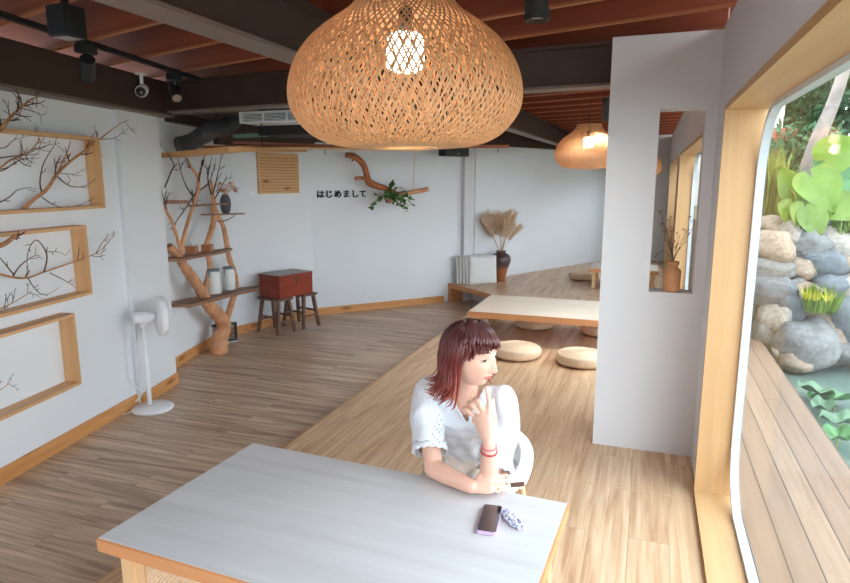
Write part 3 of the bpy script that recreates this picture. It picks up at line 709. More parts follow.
# ------------------------------------------------------------------ CHEST ON TWO STOOLS
hz = .28
ca, cb, cl = onz(280, 299.4, hz), onz(313, 292.8, hz), onz(256.8, 296.6, hz)
ux = (cb-ca).normalized(); ang = math.atan2(ux.y, ux.x); Lc, Dc, Hc = (cb-ca).length, .38, .295
def stool(loc, label):
    t = thing('wooden_stool', label, 'stool', loc, ang, 'brown stools under the red chest'); h = hz-LO-.002
    m = MB(); m.box((-.13, -.20, h-.03), (.13, .20, h)); m.build('seat', M_stool, t, local=True, bevel=.006)
    ft = []
    for sx_ in (-1, 1):
        for sy_ in (-1, 1):
            a = V((sx_*.085, sy_*.15, h-.03)); b = V((sx_*.14, sy_*.19, 0)); ft.append((sx_, sy_, a, b))
            m = MB(); e = V((.02, .02, 0)); vs = [a-e, a+V((.02, -.02, 0)), a+e, a+V((-.02, .02, 0)), b-e*.85, b+V((.017, -.017, 0)), b+e*.85, b+V((-.017, .017, 0))]
            m.add(vs, [(0, 1, 2, 3), (7, 6, 5, 4), (0, 4, 5, 1), (1, 5, 6, 2), (2, 6, 7, 3), (3, 7, 4, 0)], False); m.build('leg', M_stool, t, local=True)
    P_ = lambda sx_, sy_, f: V((sx_*(.085+.055*f), sy_*(.15+.04*f), (h-.03)*(1-f)))
    for (A, B, f) in (((-1, -1), (1, -1), .62), ((-1, 1), (1, 1), .62), ((-1, -1), (-1, 1), .5), ((1, -1), (1, 1), .5)):
        m = MB(); m.beam(P_(*A, f), P_(*B, f), .016, .026); m.build('stretcher', M_stool, t, local=True)
    return t
uy = V((-ux.y, ux.x, 0))
c0 = ca+uy*(Dc/2)
s1 = c0+ux*.09; s2 = c0+ux*(Lc-.05)
stool((s1.x, s1.y, LO), 'brown wooden stool under the left end of the red chest')
stool((s2.x, s2.y, LO), 'brown wooden stool under the right end of the red chest')
t = thing('wooden_chest', 'red lacquered wooden chest with dark lid resting on two brown stools', 'chest', (ca.x, ca.y, hz), ang)
m = MB(); m.box((0, 0, 0), (Lc, Dc, Hc-.05)); m.build('chest_body', M_chest, t, local=True, bevel=.004)
m = MB(); m.box((-.003, -.003, Hc-.049), (Lc+.003, Dc+.003, Hc-.008)); m.build('lid', M_chest, t, local=True, bevel=.004)
m = MB(); m.box((-.006, -.006, Hc-.008), (Lc+.006, Dc+.006, Hc)); m.build('lid_top', M_chestt, t, local=True, bevel=.003)
M_brass = mat('aged_brass', (110, 84, 60), .45, .7)
m = MB(); m.lathe([(.0001, 0), (.03, 0), (.03, .004), (.0001, .006)], 20)
for i in range(len(m.v)): v = m.v[i]; m.v[i] = V((Lc/2+v.x, -.003-v.z, Hc-.06+v.y))
m.box((Lc/2-.01, -.012, Hc-.11), (Lc/2+.01, -.003, Hc-.05)); m.build('latch', M_brass, t, local=True)

# ------------------------------------------------------------------ FAN, SOCKET, CABLE
fp = onz(153, 409, LO)
t = thing('standing_fan', 'white pedestal fan in front of the left column', 'fan', (fp.x, fp.y, LO), 0)
m = MB(); m.lathe([(.0001, 0), (.16, 0), (.168, .006), (.168, .02), (.16, .028), (.03, .034), (.0001, .034)], 48); m.build('base', M_white, t, local=True)
m = MB(); m.lathe([(.019, .03), (.019, .40), (.0155, .405), (.0155, .74)], 20, c=(-.03, 0, 0)); m.build('pole', M_white, t, local=True)
fd = V((.60, .80, -.02)).normalized()      # the head looks along +x past the column
hc = V((-.03, 0, .80)); M_head = Matrix(((fd.x, -fd.y, 0), (fd.y, fd.x, 0), (fd.z, 0, 1)))
def alongfd(prof, n=40, c=hc):
    m = MB(); m.lathe(prof, n); Rq = V((0, 0, 1)).rotation_difference(fd).to_matrix()
    for i in range(len(m.v)): m.v[i] = Rq @ m.v[i]+c
    return m
alongfd([(.0001, -.075), (.045, -.075), (.052, -.065), (.052, .02), (.04, .06), (.03, .1)]).build('motor_housing', M_white, t, local=True)
m = MB(); m.box((-.02, -.02, -.06), (.02, .02, 0)); 
for i in range(len(m.v)): m.v[i] = m.v[i]+hc-V((0, 0, .02))
m.build('neck', M_white, t, local=True)
g = alongfd([(.0001, .105), (.05, .10), (.13, .105), (.162, .12), (.166, .135), (.166, .165), (.16, .175)]); 
hub = alongfd([(.0001, .19), (.04, .185), (.042, .17)])
gr = MB(); Rq = V((0, 0, 1)).rotation_difference(fd).to_matrix()
for k in range(40):
    a = 2*pi*k/40; pts = [Rq @ V((r*cos(a), r*sin(a), z))+hc for r, z in ((.035, .186), (.1, .188), (.15, .182), (.163, .168))]; gr.tube(pts, .0018, 4)
for r, z in ((.07, .188), (.11, .187), (.145, .183)): gr.tube([Rq @ V((r*cos(2*pi*k/36), r*sin(2*pi*k/36), z))+hc for k in range(36)], .0018, 4, closed=True)
go = g.build('grille_housing', M_white, t, local=True); gr.build('front_grille', M_whitem, go, local=True); hub.build('hub_cap', M_white, go, local=True)
bl = MB()
for k in range(5):
    a = 2*pi*k/5; 
    vs = []; 
    for i in range(6):
        r = .03+.115*i/5
        for s_ in (-1, 1): aa = a+s_*.42*sin(pi*(.15+.75*i/5)); vs.append(Rq @ V((r*cos(aa), r*sin(aa), .145+s_*.014))+hc)
    bl.add(vs, [(2*i, 2*i+1, 2*i+3, 2*i+2) for i in range(5)], True)
bl.build('blades', M_whitem, go, local=True)
so = WA.at(130, 402-12, .0)
sp0 = WA.at(131, 384, .006); m = MB(); m.box((-.035, -.006, -.045), (.035, 0, .045)); m.cur = 1; m.box((-.012, -.012, -.03), (.012, -.006, -.005))
o = m.build('wall_socket', [M_white, M_whitem], bevel=.002); o.location = WA.uz(WA.len-.15, LO+.24, .0); o.rotation_euler = (0, 0, math.atan2(WA.e.y, WA.e.x)); tag(o, 'white wall socket above the baseboard behind the fan base', 'socket')
sw = o.location+WA.n*.014
m = MB(); m.ctube([sw, sw+WA.n*.03+V((0, 0, -.03)), V((fp.x-.12, fp.y+.02, LO+.12)), V((fp.x-.22, fp.y-.06, LO+.006)), V((fp.x-.27, fp.y-.12, LO+.005)), V((fp.x-.16, fp.y-.2, LO+.005)), V((fp.x-.12, fp.y-.14, LO+.005)), V((fp.x-.172, fp.y-.02, LO+.008))], .0045, 6, 8)
o = m.build('power_cord', M_white, base=sw); tag(o, 'white fan cord looping on the floor by the fan base', 'cord')
m = MB(); m.box((-.045, -.006, -.02), (.045, 0, .02)); o = m.build('wall_switch', M_white, bevel=.002); p = WB2.at(252, 193, 0.0); o.location = p; o.rotation_euler = (0, 0, math.atan2(WB2.e.y, WB2.e.x)); tag(o, 'tiny white switch plate left of the slatted vent cover', 'switch')
# ------------------------------------------------------------------ SLATTED VENT COVER ON WALL
q = [WB2.at(*p_, .0) for p_ in ((256, 152), (298, 152), (298, 193), (256, 194))]
u0, u1 = WB2.u(q[0]), WB2.u(q[2]); z0, z1 = q[3].z+.0, q[0].z
t = thing('vent_cover', 'square slatted wooden vent cover high on the alcove wall', 'vent cover', WB2.uz(u0, z0), math.atan2(WB2.e.y, WB2.e.x))
W_, H_ = u1-u0, z1-z0; m = MB(); m.box((0, -.03, 0), (W_, 0, .03)); m.box((0, -.03, H_-.03), (W_, 0, H_)); m.box((0, -.03, .03), (.03, 0, H_-.03)); m.box((W_-.03, -.03, .03), (W_, 0, H_-.03)); m.build('frame', M_pine, t, local=True)
m = MB(); ns = 12
for i in range(ns):
    zz = .03+(H_-.06)*i/ns; m.box((.03, -.024, zz+.006), (W_-.03, -.012, zz+(H_-.06)/ns-.002))
m.build('slats', M_pine, t, local=True)
m = MB(); m.box((.03, -.004, .03), (W_-.03, 0, H_-.03)); m.build('backing', M_jedge, t, local=True)
# ------------------------------------------------------------------ LUMBER, DUCT, AIR VENT, UP IN THE ALCOVE
M_lum1 = wood('lumber_pale', (222, 172, 112), (200, 146, 90), 'X'); M_lum2 = wood('lumber_red', (166, 96, 58), (128, 66, 40), 'X'); M_teal = mat('teal_board', (96, 138, 122), .6)
def plank(label, a, b, wd, th, mt, cat='board', name='plank'):
    a = V(a); b = V(b); d = b-a; m = MB(); m.box((0, -wd/2, -th/2), (d.length, wd/2, th/2)); o = m.build(name, mt); o.location = a
    o.rotation_euler = (0, -math.asin(d.z/d.length), math.atan2(d.y, d.x)); return tag(o, label, cat)
plank('pale board forming a high ledge along the alcove wall above the tree shelf', WB.at(169, 155.5, .12), onz(236, 149.5, 2.02), .16, .045, M_lum1)
plank('pale board joining the ledge above the slatted vent cover', onz(234, 149.5, 2.02), WB2.at(301, 150.5, .12), .16, .04, M_lum1)
plank('red-brown plank running under the teal board toward the hanging branch', onz(196, 147, 2.12), onz(509, 146.5, 2.11), .09, .03, M_lum2)
plank('upper red-brown plank crossing the alcove just below the teal board', onz(232, 142.5, 2.155), onz(400, 148, 2.14), .12, .022, M_lum2)
plank('orange plank end stacked above the red-brown plank', onz(230, 147, 2.10)+V((0, .1, 0)), onz(420, 150, 2.085), .10, .02, M_lum1)
plank('teal painted board stored under the alcove ceiling', onz(236, 136.5, 2.2), onz(330, 131.5, 2.24), .16, .03, M_teal)
for k, px in enumerate([(262, 140), (325, 150), (498, 147)]):
    p = onz(px[0], px[1], 2.12); m = MB(); m.tube([p+V((0, 0, -.06)), p, V((p.x, p.y, 2.42 if k == 0 else 2.62))], .005, 6); o = m.build('hanging_rod', M_blackm, base=p); tag(o, ['thin dark rod holding up the planks near the air vent', 'thin dark rod with a hook holding the planks above the lettering', 'thin dark rod holding the planks\' right end'][k], 'rod')
dm = MB(); DPt = [WB.at(178, 146, .12), WB.at(190, 143, .2), WB.at(203, 135, .3), WB.at(214, 129, .35), WB.at(226, 127, .4), WB.at(238, 116, .45)]
P_, Q_ = smooth_path(DPt, [.085]*6, 10); Q_ = [.08+.012*(i % 2) for i in range(len(P_))]; dm.tube(P_, Q_, 18, smooth=False)
o = dm.build('air_duct', mat('duct_foil_black', (74, 74, 78), .4), base=DPt[0]); tag(o, 'black flexible air duct snaking up from the alcove wall', 'duct')
a = ony(239, 112, 4.95); b = ony(301, 105, 4.95); 
t = thing('air_vent', 'white slotted air-conditioning grille under the dark cross beam', 'air vent', (a.x, 4.95, a.z-.10))
Wv = b.x-a.x+.1; m = MB(); m.box((0, 0, .0), (Wv, .3, .012)); m.box((0, 0, .088), (Wv, .3, .1)); m.box((0, 0, .012), (.012, .3, .088)); m.box((Wv-.012, 0, .012), (Wv, .3, .088))
for f in (.33, .66): m.box((Wv*f-.005, 0, .012), (Wv*f+.005, .02, .088))
m.build('housing', M_whitem, t, local=True)
m = MB()
for i in range(6): m.box((.012, .004, .017+i*.012), (Wv-.012, .012, .022+i*.012))
m.build('louvres', M_whitem, t, local=True)
m = MB(); m.box((.012, .05, .012), (Wv-.012, .06, .088)); m.build('backing', M_blackm, t, local=True)
mb = MB(); mb.box((a.x-.02, 5.25, 2.18), (b.x+.5, 5.75, 2.415)); o = mb.build('air_conditioner_unit', M_blackm, bevel=.01, base=(a.x, 5.5, 2.18)); tag(o, 'dark air-conditioner body hung behind the white grille', 'air conditioner')

# ------------------------------------------------------------------ HANGING BRANCH, IVY, LETTERS, SPEAKER
def wc(x, y, o=.22): return WC.at(x, y, o)
t = thing('hanging_branch', 'red-brown driftwood branch hung on two ropes by the back wall', 'branch', wc(380, 188))
m = MB(); m.ctube([wc(346, 155), wc(352, 156), wc(358, 159), (wc(364, 166)), wc(367, 176), wc(369, 182), wc(377, 186), wc(387, 189), wc(397, 194)], [.036, .045, .045, .042, .042, .054, .047, .04, .03], 10)
m.ctube([wc(355, 178.5), wc(361, 178), wc(368, 180)], [.022, .024, .03], 8); m.ctube([wc(352, 161), wc(354, 159), wc(357, 158)], [.014, .018, .02], 8); m.build('branch_wood', M_drift, t)
m = MB(); m.ctube([wc(394, 193, .24), wc(404, 194), wc(414, 192), wc(422, 190.5), wc(428, 189)], [.024, .028, .032, .036, .034], 9); m.build('branch_wood', M_trunk, t)
for x0, y0_, x1, y1_ in ((356, 158, 354, 140), (413, 192, 416, 138)):
    pa = wc(x0, y0_); pb = wc(x1, y1_); m = MB(); m.tube([pa, V((pb.x, pb.y, 2.5))], .004, 6); m.build('rope', M_legw, t)
M_ivy = mat('ivy_green', (86, 128, 66), .5, noise_s=14, noise_a=.4); M_pot = mat('clay_pot', (150, 104, 92), .7)
pc = wc(389, 199, .27); t = thing('potted_ivy', 'green ivy in a small clay pot hanging from the driftwood branch', 'plant', pc)
m = MB(); m.lathe([(.03, -.06), (.05, -.05), (.06, 0), (.055, .0), (.03, -.01)], 20); m.build('pot', M_pot, t, local=True)
m = MB(); rg = random.Random(2)
def ivyleaf(m, p, d, s):
    d = d.normalized(); sd = d.cross(V((0, 0, 1))); sd = sd.normalized() if sd.length > .1 else V((1, 0, 0)); u = sd.cross(d)
    sh = [(0, 0), (.35, -.12), (.55, .25), (.3, .4), (.22, .65), (0, 1), (-.22, .65), (-.3, .4), (-.55, .25), (-.35, -.12)]
    c = p+d*s*.35+u*s*.1; vs = [p+sd*a*s+d*b*s for a, b in sh]+[c]; n = len(sh); m.add(vs, [(i, (i+1) % n, n) for i in range(n)], True)
for i, (ex, ey) in enumerate([(371, 207), (378, 200), (386, 192), (393, 183), (400, 187), (403, 198), (408, 207), (410, 214), (414, 205), (398, 205), (376, 195), (413, 200), (407, 192), (395, 196)]):
    e = wc(ex, ey, .3)-pc; mid = e*.5+V((0, 0, .05)); P_, Q_ = smooth_path([V((0, 0, 0)), mid, e], [.003, .0025, .0015], 6); m.cur = 1; m.tube(P_, Q_, 5); m.cur = 0
    for k in range(9): p = P_[min(len(P_)-1, 2+int(rg.random()*(len(P_)-2)))]; ivyleaf(m, p, V((rg.uniform(-1, 1), rg.uniform(-1, .3), rg.uniform(-1, .6))), rg.uniform(.05, .1))
m.build('foliage', [M_ivy, M_stem], t, local=True)
# lettering
chars = 'はじめまして'
t = thing('wall_lettering', 'black Japanese hiragana lettering spelling a greeting on the back wall', 'sign', wc(341, 197, 0), 0)
xs = [320.5, 329, 338, 346.5, 355, 363]
angC = math.atan2(WC.e.y, WC.e.x)
for i, ch in enumerate(chars):
    cu = bpy.data.curves.new('letter', 'FONT'); cu.body = ch; cu.size = .118; cu.extrude = .008; cu.offset = .0028; cu.align_x = 'CENTER'; cu.resolution_u = 3
    to = bpy.data.objects.new('letter_tmp', cu); COL.objects.link(to)
    bpy.context.view_layer.update()
    me = bpy.data.meshes.new_from_object(to.evaluated_get(bpy.context.evaluated_depsgraph_get())); bpy.data.objects.remove(to)
    Rm = Matrix.Rotation(angC, 4, 'Z') @ Matrix.Rotation(pi/2, 4, 'X'); p = WC.at(xs[i], 197.3 - .12*(i), .009)
    me.transform(Matrix.Translation(p-V(t.location)) @ Rm); me.materials.clear(); me.materials.append(M_blackm)
    o = bpy.data.objects.new('letter', me); COL.objects.link(o); o.parent = t
p = WC.at(454, 150.0, .25); t = thing('wall_speaker', 'flat black box speaker mounted high in the back corner', 'speaker', p, angC+.2)
m = MB(); m.box((-.25, -.08, -.095), (.25, .08, .095)); m.build('cabinet', M_black, t, local=True, bevel=.012)
m = MB(); m.box((.0, -.085, -.062), (.03, -.08, -.05)); m.build('badge', M_chrome, t, local=True)
m = MB(); m.box((-.03, .08, -.02), (.03, .2, .02)); m.build('bracket', M_blackm, t, local=True)
# ------------------------------------------------------------------ PENDANT LAMPS
def pendant(label, c, D, nstrip=110, zc=2.62, seed=1, power=1.2):
    t = thing('pendant_lamp', label, 'lamp', (c[0], c[1], c[2]), 0, None); k = D/.76
    prof = [(.10, -.156), (.18, -.155), (.245, -.146), (.305, -.119), (.35, -.074), (.375, -.022), (.374, .045), (.352, .108), (.315, .162), (.268, .205), (.222, .238), (.18, .268), (.15, .305), (.135, .34)]
    PP, _ = smooth_path([V((r, 0, z)) for r, z in prof], [1]*len(prof), 5); PP = [(p.x*k, p.z*k) for p in PP]
    m = MB(); n = len(PP); rg = random.Random(seed)
    arc = [0]
    for i in range(1, n): arc.append(arc[-1]+math.hypot(PP[i][0]-PP[i-1][0], PP[i][1]-PP[i-1][1]))
    T = arc[-1]
    for fam in (1, -1, 2, -2):
        sg = 1 if fam > 0 else -1; tw = (1.15 if abs(fam) == 1 else .75)*sg; cnt = nstrip if abs(fam) == 1 else int(nstrip*.62)
        off = .0 if abs(fam) == 1 else -.011*k
        for s_ in range(cnt):
            a0 = 2*pi*s_/cnt+rg.uniform(-.01, .01)+(.3 if abs(fam) == 2 else 0); wdt = (.0031 if abs(fam) == 1 else .0028)*k
            i1 = n if abs(fam) == 1 else int(n*.66)
            vs = []
            for i in range(i1):
                r, z = PP[i]; r = r+off+.0012*k*sg; a = a0+tw*arc[i]/T+.006*sin(arc[i]*14+s_)
                tx = V((-sin(a), cos(a), 0))*wdt; rn = V((cos(a), sin(a), 0))*.0008*k; c_ = V((r*cos(a), r*sin(a), z))
                vs += [c_-tx+rn, c_+tx+rn, c_+tx-rn, c_-tx-rn]
            fs = []
            for i in range(i1-1):
                b = 4*i
                for q in range(4): fs.append((b+q, b+(q+1) % 4, b+4+(q+1) % 4, b+4+q))
            m.add(vs, fs, False)
    for r, z in ((PP[0][0], PP[0][1]), (PP[-1][0], PP[-1][1])): m.tube([(r*cos(2*pi*q/60), r*sin(2*pi*q/60), z) for q in range(60)], .006*k, 6, closed=True)
    m.build('lampshade', M_rat, t, local=True)
    m = MB(); z0 = .085*k; m.lathe([(.0001, z0), (.045*k, z0), (.06*k, z0+.012*k), (.062*k, z0+.05*k), (.058*k, z0+.10*k), (.045*k, z0+.115*k), (.0001, z0+.118*k)], 28); m.build('bulb', M_bulb, t, local=True)
    m = MB(); m.lathe([(.022*k, z0+.115*k), (.022*k, z0+.19*k), (.006, z0+.2*k)], 16); m.tube([(0, 0, z0+.19*k), (0, 0, zc-c[2]-.015)], .004, 6); m.build('cord', M_blackm, t, local=True)
    m = MB(); m.lathe([(.0001, zc-c[2]-.03), (.06, zc-c[2]-.03), (.06, zc-c[2]), (.0001, zc-c[2])], 24); m.build('canopy', M_black, t, local=True)
    l = bpy.data.lights.new('lamp_light', 'POINT'); l.energy = power; l.color = (1, .84, .66); l.shadow_soft_size = .05*k
    lo = bpy.data.objects.new('lamp_light', l); COL.objects.link(lo); lo.parent = t; lo.location = (0, 0, z0-.06*k)
    return t
pendant('large woven bamboo pendant lamp hanging above the front table', (-.765, 1.95, 2.012), .755, 104, 2.86)
lp = EYEP+ray(588, 155)/FPX*7.0
pendant('smaller-looking woven bamboo pendant lamp in the distance left of the partition', tuple(lp), .74, 90, 2.86, 3)
lp = EYEP+ray(640, 168)/FPX*10.5
pendant('pale woven pendant lamp glimpsed through the niche opening', (lp.x, lp.y, lp.z), .70, 90, 2.86, 5, 1)

# ------------------------------------------------------------------ CEILING FITTINGS
def downlight(label, px, py, dep, r, h, watt=110):
    p = EYEP+ray(px, py)/FPX*dep; t = thing('downlight', label, 'ceiling light', p)
    m = MB(); m.lathe([(r*.8, .015), (r, 0), (r, 2.86-p.z), (.0001, 2.86-p.z)], 32); m.build('housing', M_black, t, local=True)
    m = MB(); m.lathe([(.0001, .03), (r*.78, .03), (r*.8, .012)], 32); m.build('reflector', M_chrome, t, local=True)
    l = bpy.data.lights.new('downlight_beam', 'SPOT'); l.energy = watt; l.color = (1, .93, .84); l.spot_size = R(120); l.spot_blend = .8; l.shadow_soft_size = r*.7
    lo = bpy.data.objects.new('downlight_beam', l); COL.objects.link(lo); lo.parent = t; lo.location = (0, 0, -.01); return t
downlight('black cylinder downlight hanging from the joists right of the large lamp', 537, 21, 3.2, .065, .3, 12)
p = onz(568, 92, 2.55); downlight('small black downlight between far joists left of the partition top', 571, 92, 6.2, .05, .2, 75)
p = onz(600, 98, 2.6)
downlight('black cylinder downlight beside the far lamp\'s cord at the partition edge', 606, 121, 6.6, .05, .2, 12)
pq = EYEP+ray(68, 38)/FPX*2.95; t = thing('ceiling_box_light', 'black square box light fixed to the joists beside the ceiling track', 'ceiling light', pq)
m = MB(); m.box((-.06, -.06, 0), (.06, .06, .14)); m.box((-.015, -.015, .14), (.015, .015, 2.80-pq.z)); m.build('housing', M_black, t, local=True, bevel=.006)
m = MB(); m.box((-.045, -.045, -.003), (.045, .045, 0)); m.build('lens', M_chrome, t, local=True)
# track with spot heads
zt = 2.60
ta = onz(-30, 4, zt); tb = onz(198, 79, zt)
t = thing('track_light', 'black ceiling track with spotlights running along the left joists', 'track light', ((ta+tb)/2))
m = MB(); m.beam(ta, tb, .035, .03); m.build('track', M_blackm, t)
def spot(px, py, kind, aim):
    p = onz(px, 4+(px+30)*75/228, zt); tt = (p-ta).dot((tb-ta).normalized()); p = ta+(tb-ta).normalized()*tt; p.z = zt-.02
    m = MB()
    if kind == 'box':
        m.box((p.x-.055, p.y-.08, p.z-.19), (p.x+.055, p.y+.08, p.z-.0)); o = m.build('spot_head', M_black, t, bevel=.02)
        m = MB(); m.lathe([(.0001, 0), (.045, 0), (.048, .004)], 20, c=(p.x, p.y, p.z-.194)); m.build('lens', M_chrome, o)
    else:
        m.box((p.x-.03, p.y-.06, p.z-.05), (p.x+.03, p.y+.06, p.z)); m.tube([p, p-V((0, 0, .11))], .012, 8)
        d = V(aim).normalized(); c = p-V((0, 0, .14)); n0 = len(m.v); m.tube([c-d*.075, c+d*.075], .045, 22, smooth=False); o = m.build('spot_head', M_black, t)
        m = MB(); m.tube([c+d*.0752, c+d*.077], .036, 20, smooth=False); m.build('lens', M_chrome, o)
spot(85, 40.5, 'cyl', (-.45, .35, -.5)); spot(174, 70.8, 'cyl', (.6, -.5, -.75))
cp_ = onz(141, 75, 2.60); t = thing('security_camera', 'white dome-headed security camera hanging from a joist by the left beam', 'camera', cp_)
m = MB(); m.lathe([(.0001, 0), (.045, 0), (.045, .012), (.0001, .012)], 20); m.tube([(0, 0, 0), (0, 0, -.07)], .014, 10); m.build('mount', M_white, t, local=True)
d = V((.42, -.75, -.35)).normalized(); c = V((0, 0, -.12)); m = MB(); m.ctube([c-d*.06, c-d*.03, c+d*.045], [.034, .045, .047], 18, 3, smooth=True); hd = m.build('camera_head', M_white, t, local=True)
m = MB(); m.tube([c+d*.0455, c+d*.049], .04, 18, smooth=False); m.build('lens_plate', M_blackm, hd, local=True)
m = MB(); o1 = d.orthogonal().normalized(); o2 = d.cross(o1)
for k in range(7): a = 2*pi*k/7; m.ball(c+d*.05+(o1*cos(a)+o2*sin(a))*.028, .006, 6, 4)
m.ball(c+d*.05, .014, 8, 6); m.build('infrared_lamps', M_chrome, hd, local=True)

# ------------------------------------------------------------------ NICHE
nb = V((.165, PY+.065, 1.06))
M_clay = mat('wood_turned_bottle', (196, 140, 96), .6, noise_s=10, noise_a=.15)
m = MB(); m.lathe([(.0001, 0), (.048, 0), (.05, .006), (.05, .125), (.045, .14), (.031, .15), (.03, .165), (.036, .168), (.036, .19), (.024, .19), (.024, .17)], 36)
o = m.build('clay_bottle', M_clay, base=None); o.location = nb+V((0, 0, .001)); tag(o, 'brown clay bottle holding dry twigs on the niche sill', 'bottle')
m = MB(); rg = random.Random(11)
for i in range(9):
    az = rg.uniform(0, 2*pi); sp_ = rg.uniform(.1, .5); L = rg.uniform(.16, .3); d = V((sin(sp_)*cos(az), sin(sp_)*sin(az)*.5, cos(sp_))); q = [V((0, 0, -.1)), V((0, 0, 0)), d*L*.5+V((0, 0, .01)), d*L]; P_, Q_ = smooth_path(q, [.0018, .0016, .0013, .0008], 5); m.cur = 0; m.tube(P_, Q_, 4)
    for k in range(5):
        p = P_[rg.randrange(len(P_)//2, len(P_))]; e = p+(d+V((rg.uniform(-1, 1), rg.uniform(-.6, .6), rg.uniform(-.2, .8)))).normalized()*.04; m.cur = 0; m.tube([p, e], .0007, 4); m.cur = 1; m.ball(e, (.005, .005, .006), 5, 4)
for s_ in (-1,):
    q = [V((0, 0, 0)), V((-.05, 0, .06)), V((-.09, 0, .05)), V((-.11, 0, .02))]; P_, Q_ = smooth_path(q, [.0014]*4, 5); m.cur = 0; m.tube(P_, Q_, 4)
M_seed = mat('seed_heads', (150, 104, 78), .9)
o = m.build('dry_twigs', [M_twig, M_seed]); o.location = nb+V((0, 0, .19)); tag(o, 'sprig of dry seeded twigs standing in the clay bottle', 'dried flowers')
m = MB(); m.lathe([(.0001, -.006), (.03, -.006), (.034, 0), (.0001, 0)], 24, c=(.16, PY+.05, 2.17)); o = m.build('recessed_light', M_white, base=(.16, PY+.05, 2.17)); tag(o, 'tiny round recessed light in the top of the niche', 'ceiling light')
# small far window (seen through the niche) in the end wall
m = MB(); xw = ony(655, 200, 13.88); 
ex0, ex1, ez0, ez1, ey = -.62, RX-.08, .75, 2.3, 13.9
m = MB(); m.box((-1.4, ey, HI), (ex0, ey+.14, 2.62)); m.box((ex1, ey, HI), (RX, ey+.14, 2.62)); m.box((ex0, ey, HI), (ex1, ey+.14, ez0)); m.box((ex0, ey, ez1), (ex1, ey+.14, 2.62)); struct('wall_end', m, M_wall)
t = bpy.data.objects.new('window_3', None); COL.objects.link(t); t['kind'] = 'structure'; t.location = ((ex0+ex1)/2, ey, ez0)
m = MB(); m.box((ex0, ey-.02, ez0), (ex1, ey+.06, ez0+.05)); m.box((ex0, ey-.02, ez1-.05), (ex1, ey+.06, ez1)); m.box((ex0, ey-.02, ez0+.05), (ex0+.05, ey+.06, ez1-.05)); m.box((ex1-.05, ey-.02, ez0+.05), (ex1, ey+.06, ez1-.05)); m.box(((ex0+ex1)/2-.025, ey-.01, ez0+.05), ((ex0+ex1)/2+.025, ey+.05, ez1-.05)); m.build('window_frame', M_whitem, t)
m = MB(); m.box((ex0+.05, ey+.016, ez0+.05), (ex1-.05, ey+.022, ez1-.05)); m.build('window_pane', M_glass, t)

# ------------------------------------------------------------------ ON THE FRONT TABLE
a = onz(484, 505, TZ+.012); b = onz(503, 505, TZ+.012); c = onz(475, 531, TZ+.012); d = onz(497, 533, TZ+.012)
ctr = (a+b+c+d)/4; ctr.z = TZ; up_ = ((a+b)/2-(c+d)/2); an = math.atan2(up_.y, up_.x)-pi/2; Lp, Wp = up_.length, ((b-a).length+(d-c).length)/2
M_case = mat('lilac_case', (200, 172, 206), .45); M_scr = mat('phone_screen', (40, 42, 52), .08, coat=.5)
t = thing('smartphone', 'smartphone with a dark screen in a lilac case on the front table', 'phone', ctr+V((0, 0, .0005)), an)
def rrect(m, W, L, r, z0, z1):
    P = []
    for cx_, cy_, a0 in ((W/2-r, L/2-r, 0), (-W/2+r, L/2-r, 90), (-W/2+r, -L/2+r, 180), (W/2-r, -L/2+r, 270)):
        for k in range(7): q = R(a0+15*k); P.append((cx_+r*cos(q), cy_+r*sin(q)))
    m.prism(P, z0, z1); return m
rrect(MB(), Wp, Lp, .011, 0, .0125).build('case', M_case, t, local=True, bevel=.0015)
rrect(MB(), Wp-.007, Lp-.007, .009, .0125, .0132).build('screen', M_scr, t, local=True)
# scrunchie: gathered fabric loop
N = NT('scrunchie_print'); tcn = N.n('ShaderNodeTexCoord'); vo = N.n('ShaderNodeTexVoronoi', i_Scale=230); N.l(tcn.outputs['Object'], vo.inputs['Vector'])
rm = N.n('ShaderNodeValToRGB'); rm.color_ramp.interpolation = 'CONSTANT'; sx = N.n('ShaderNodeSeparateColor'); N.l(vo.outputs['Color'], sx.inputs[0]); N.l(sx.outputs[0], rm.inputs[0])
e = rm.color_ramp.elements; e[0].color = lin((236, 234, 244)); e[1].position = .62; e[1].color = lin((128, 118, 176)); x_ = e.new(.8); x_.color = lin((88, 150, 190)); x_ = e.new(.9); x_.color = lin((226, 220, 236))
N.l(rm.outputs[0], N.b.inputs['Base Color']); N.b.inputs['Roughness'].default_value = .9; M_scru = N.m
sa = onz(504, 514, TZ); sb = onz(523, 531, TZ); sc_ = (sa+sb)/2; sd = (sb-sa); L2 = sd.length/2+.004; an = math.atan2(sd.y, sd.x)
m = MB(); n = 90; K = 14; vs = []
for i in range(n):
    a = 2*pi*i/n; cx_ = L2*.80*cos(a); cy_ = .0095*sin(a)*(1+.3*abs(cos(a))); nx_ = cos(a)*.4; ny_ = sin(a)
    for k in range(K):
        q = 2*pi*k/K; rr = .0115*(1+.28*sin(a*17+q*2)+.12*sin(a*31+k)); ox = cos(q)*rr
        vs.append((cx_+nx_*ox*1.0+rr*.25*sin(a*9), cy_+ny_*ox, max(.0008, .011+sin(q)*rr*.95)))
m.add(vs, [(i*K+k, i*K+(k+1) % K, ((i+1) % n)*K+(k+1) % K, ((i+1) % n)*K+k) for i in range(n) for k in range(K)], True)
o = m.build('hair_scrunchie', M_scru); o.location = (sc_.x, sc_.y, TZ+.0004); o.rotation_euler = (0, 0, an); tag(o, 'white and violet patterned hair scrunchie beside the phone', 'hair tie')

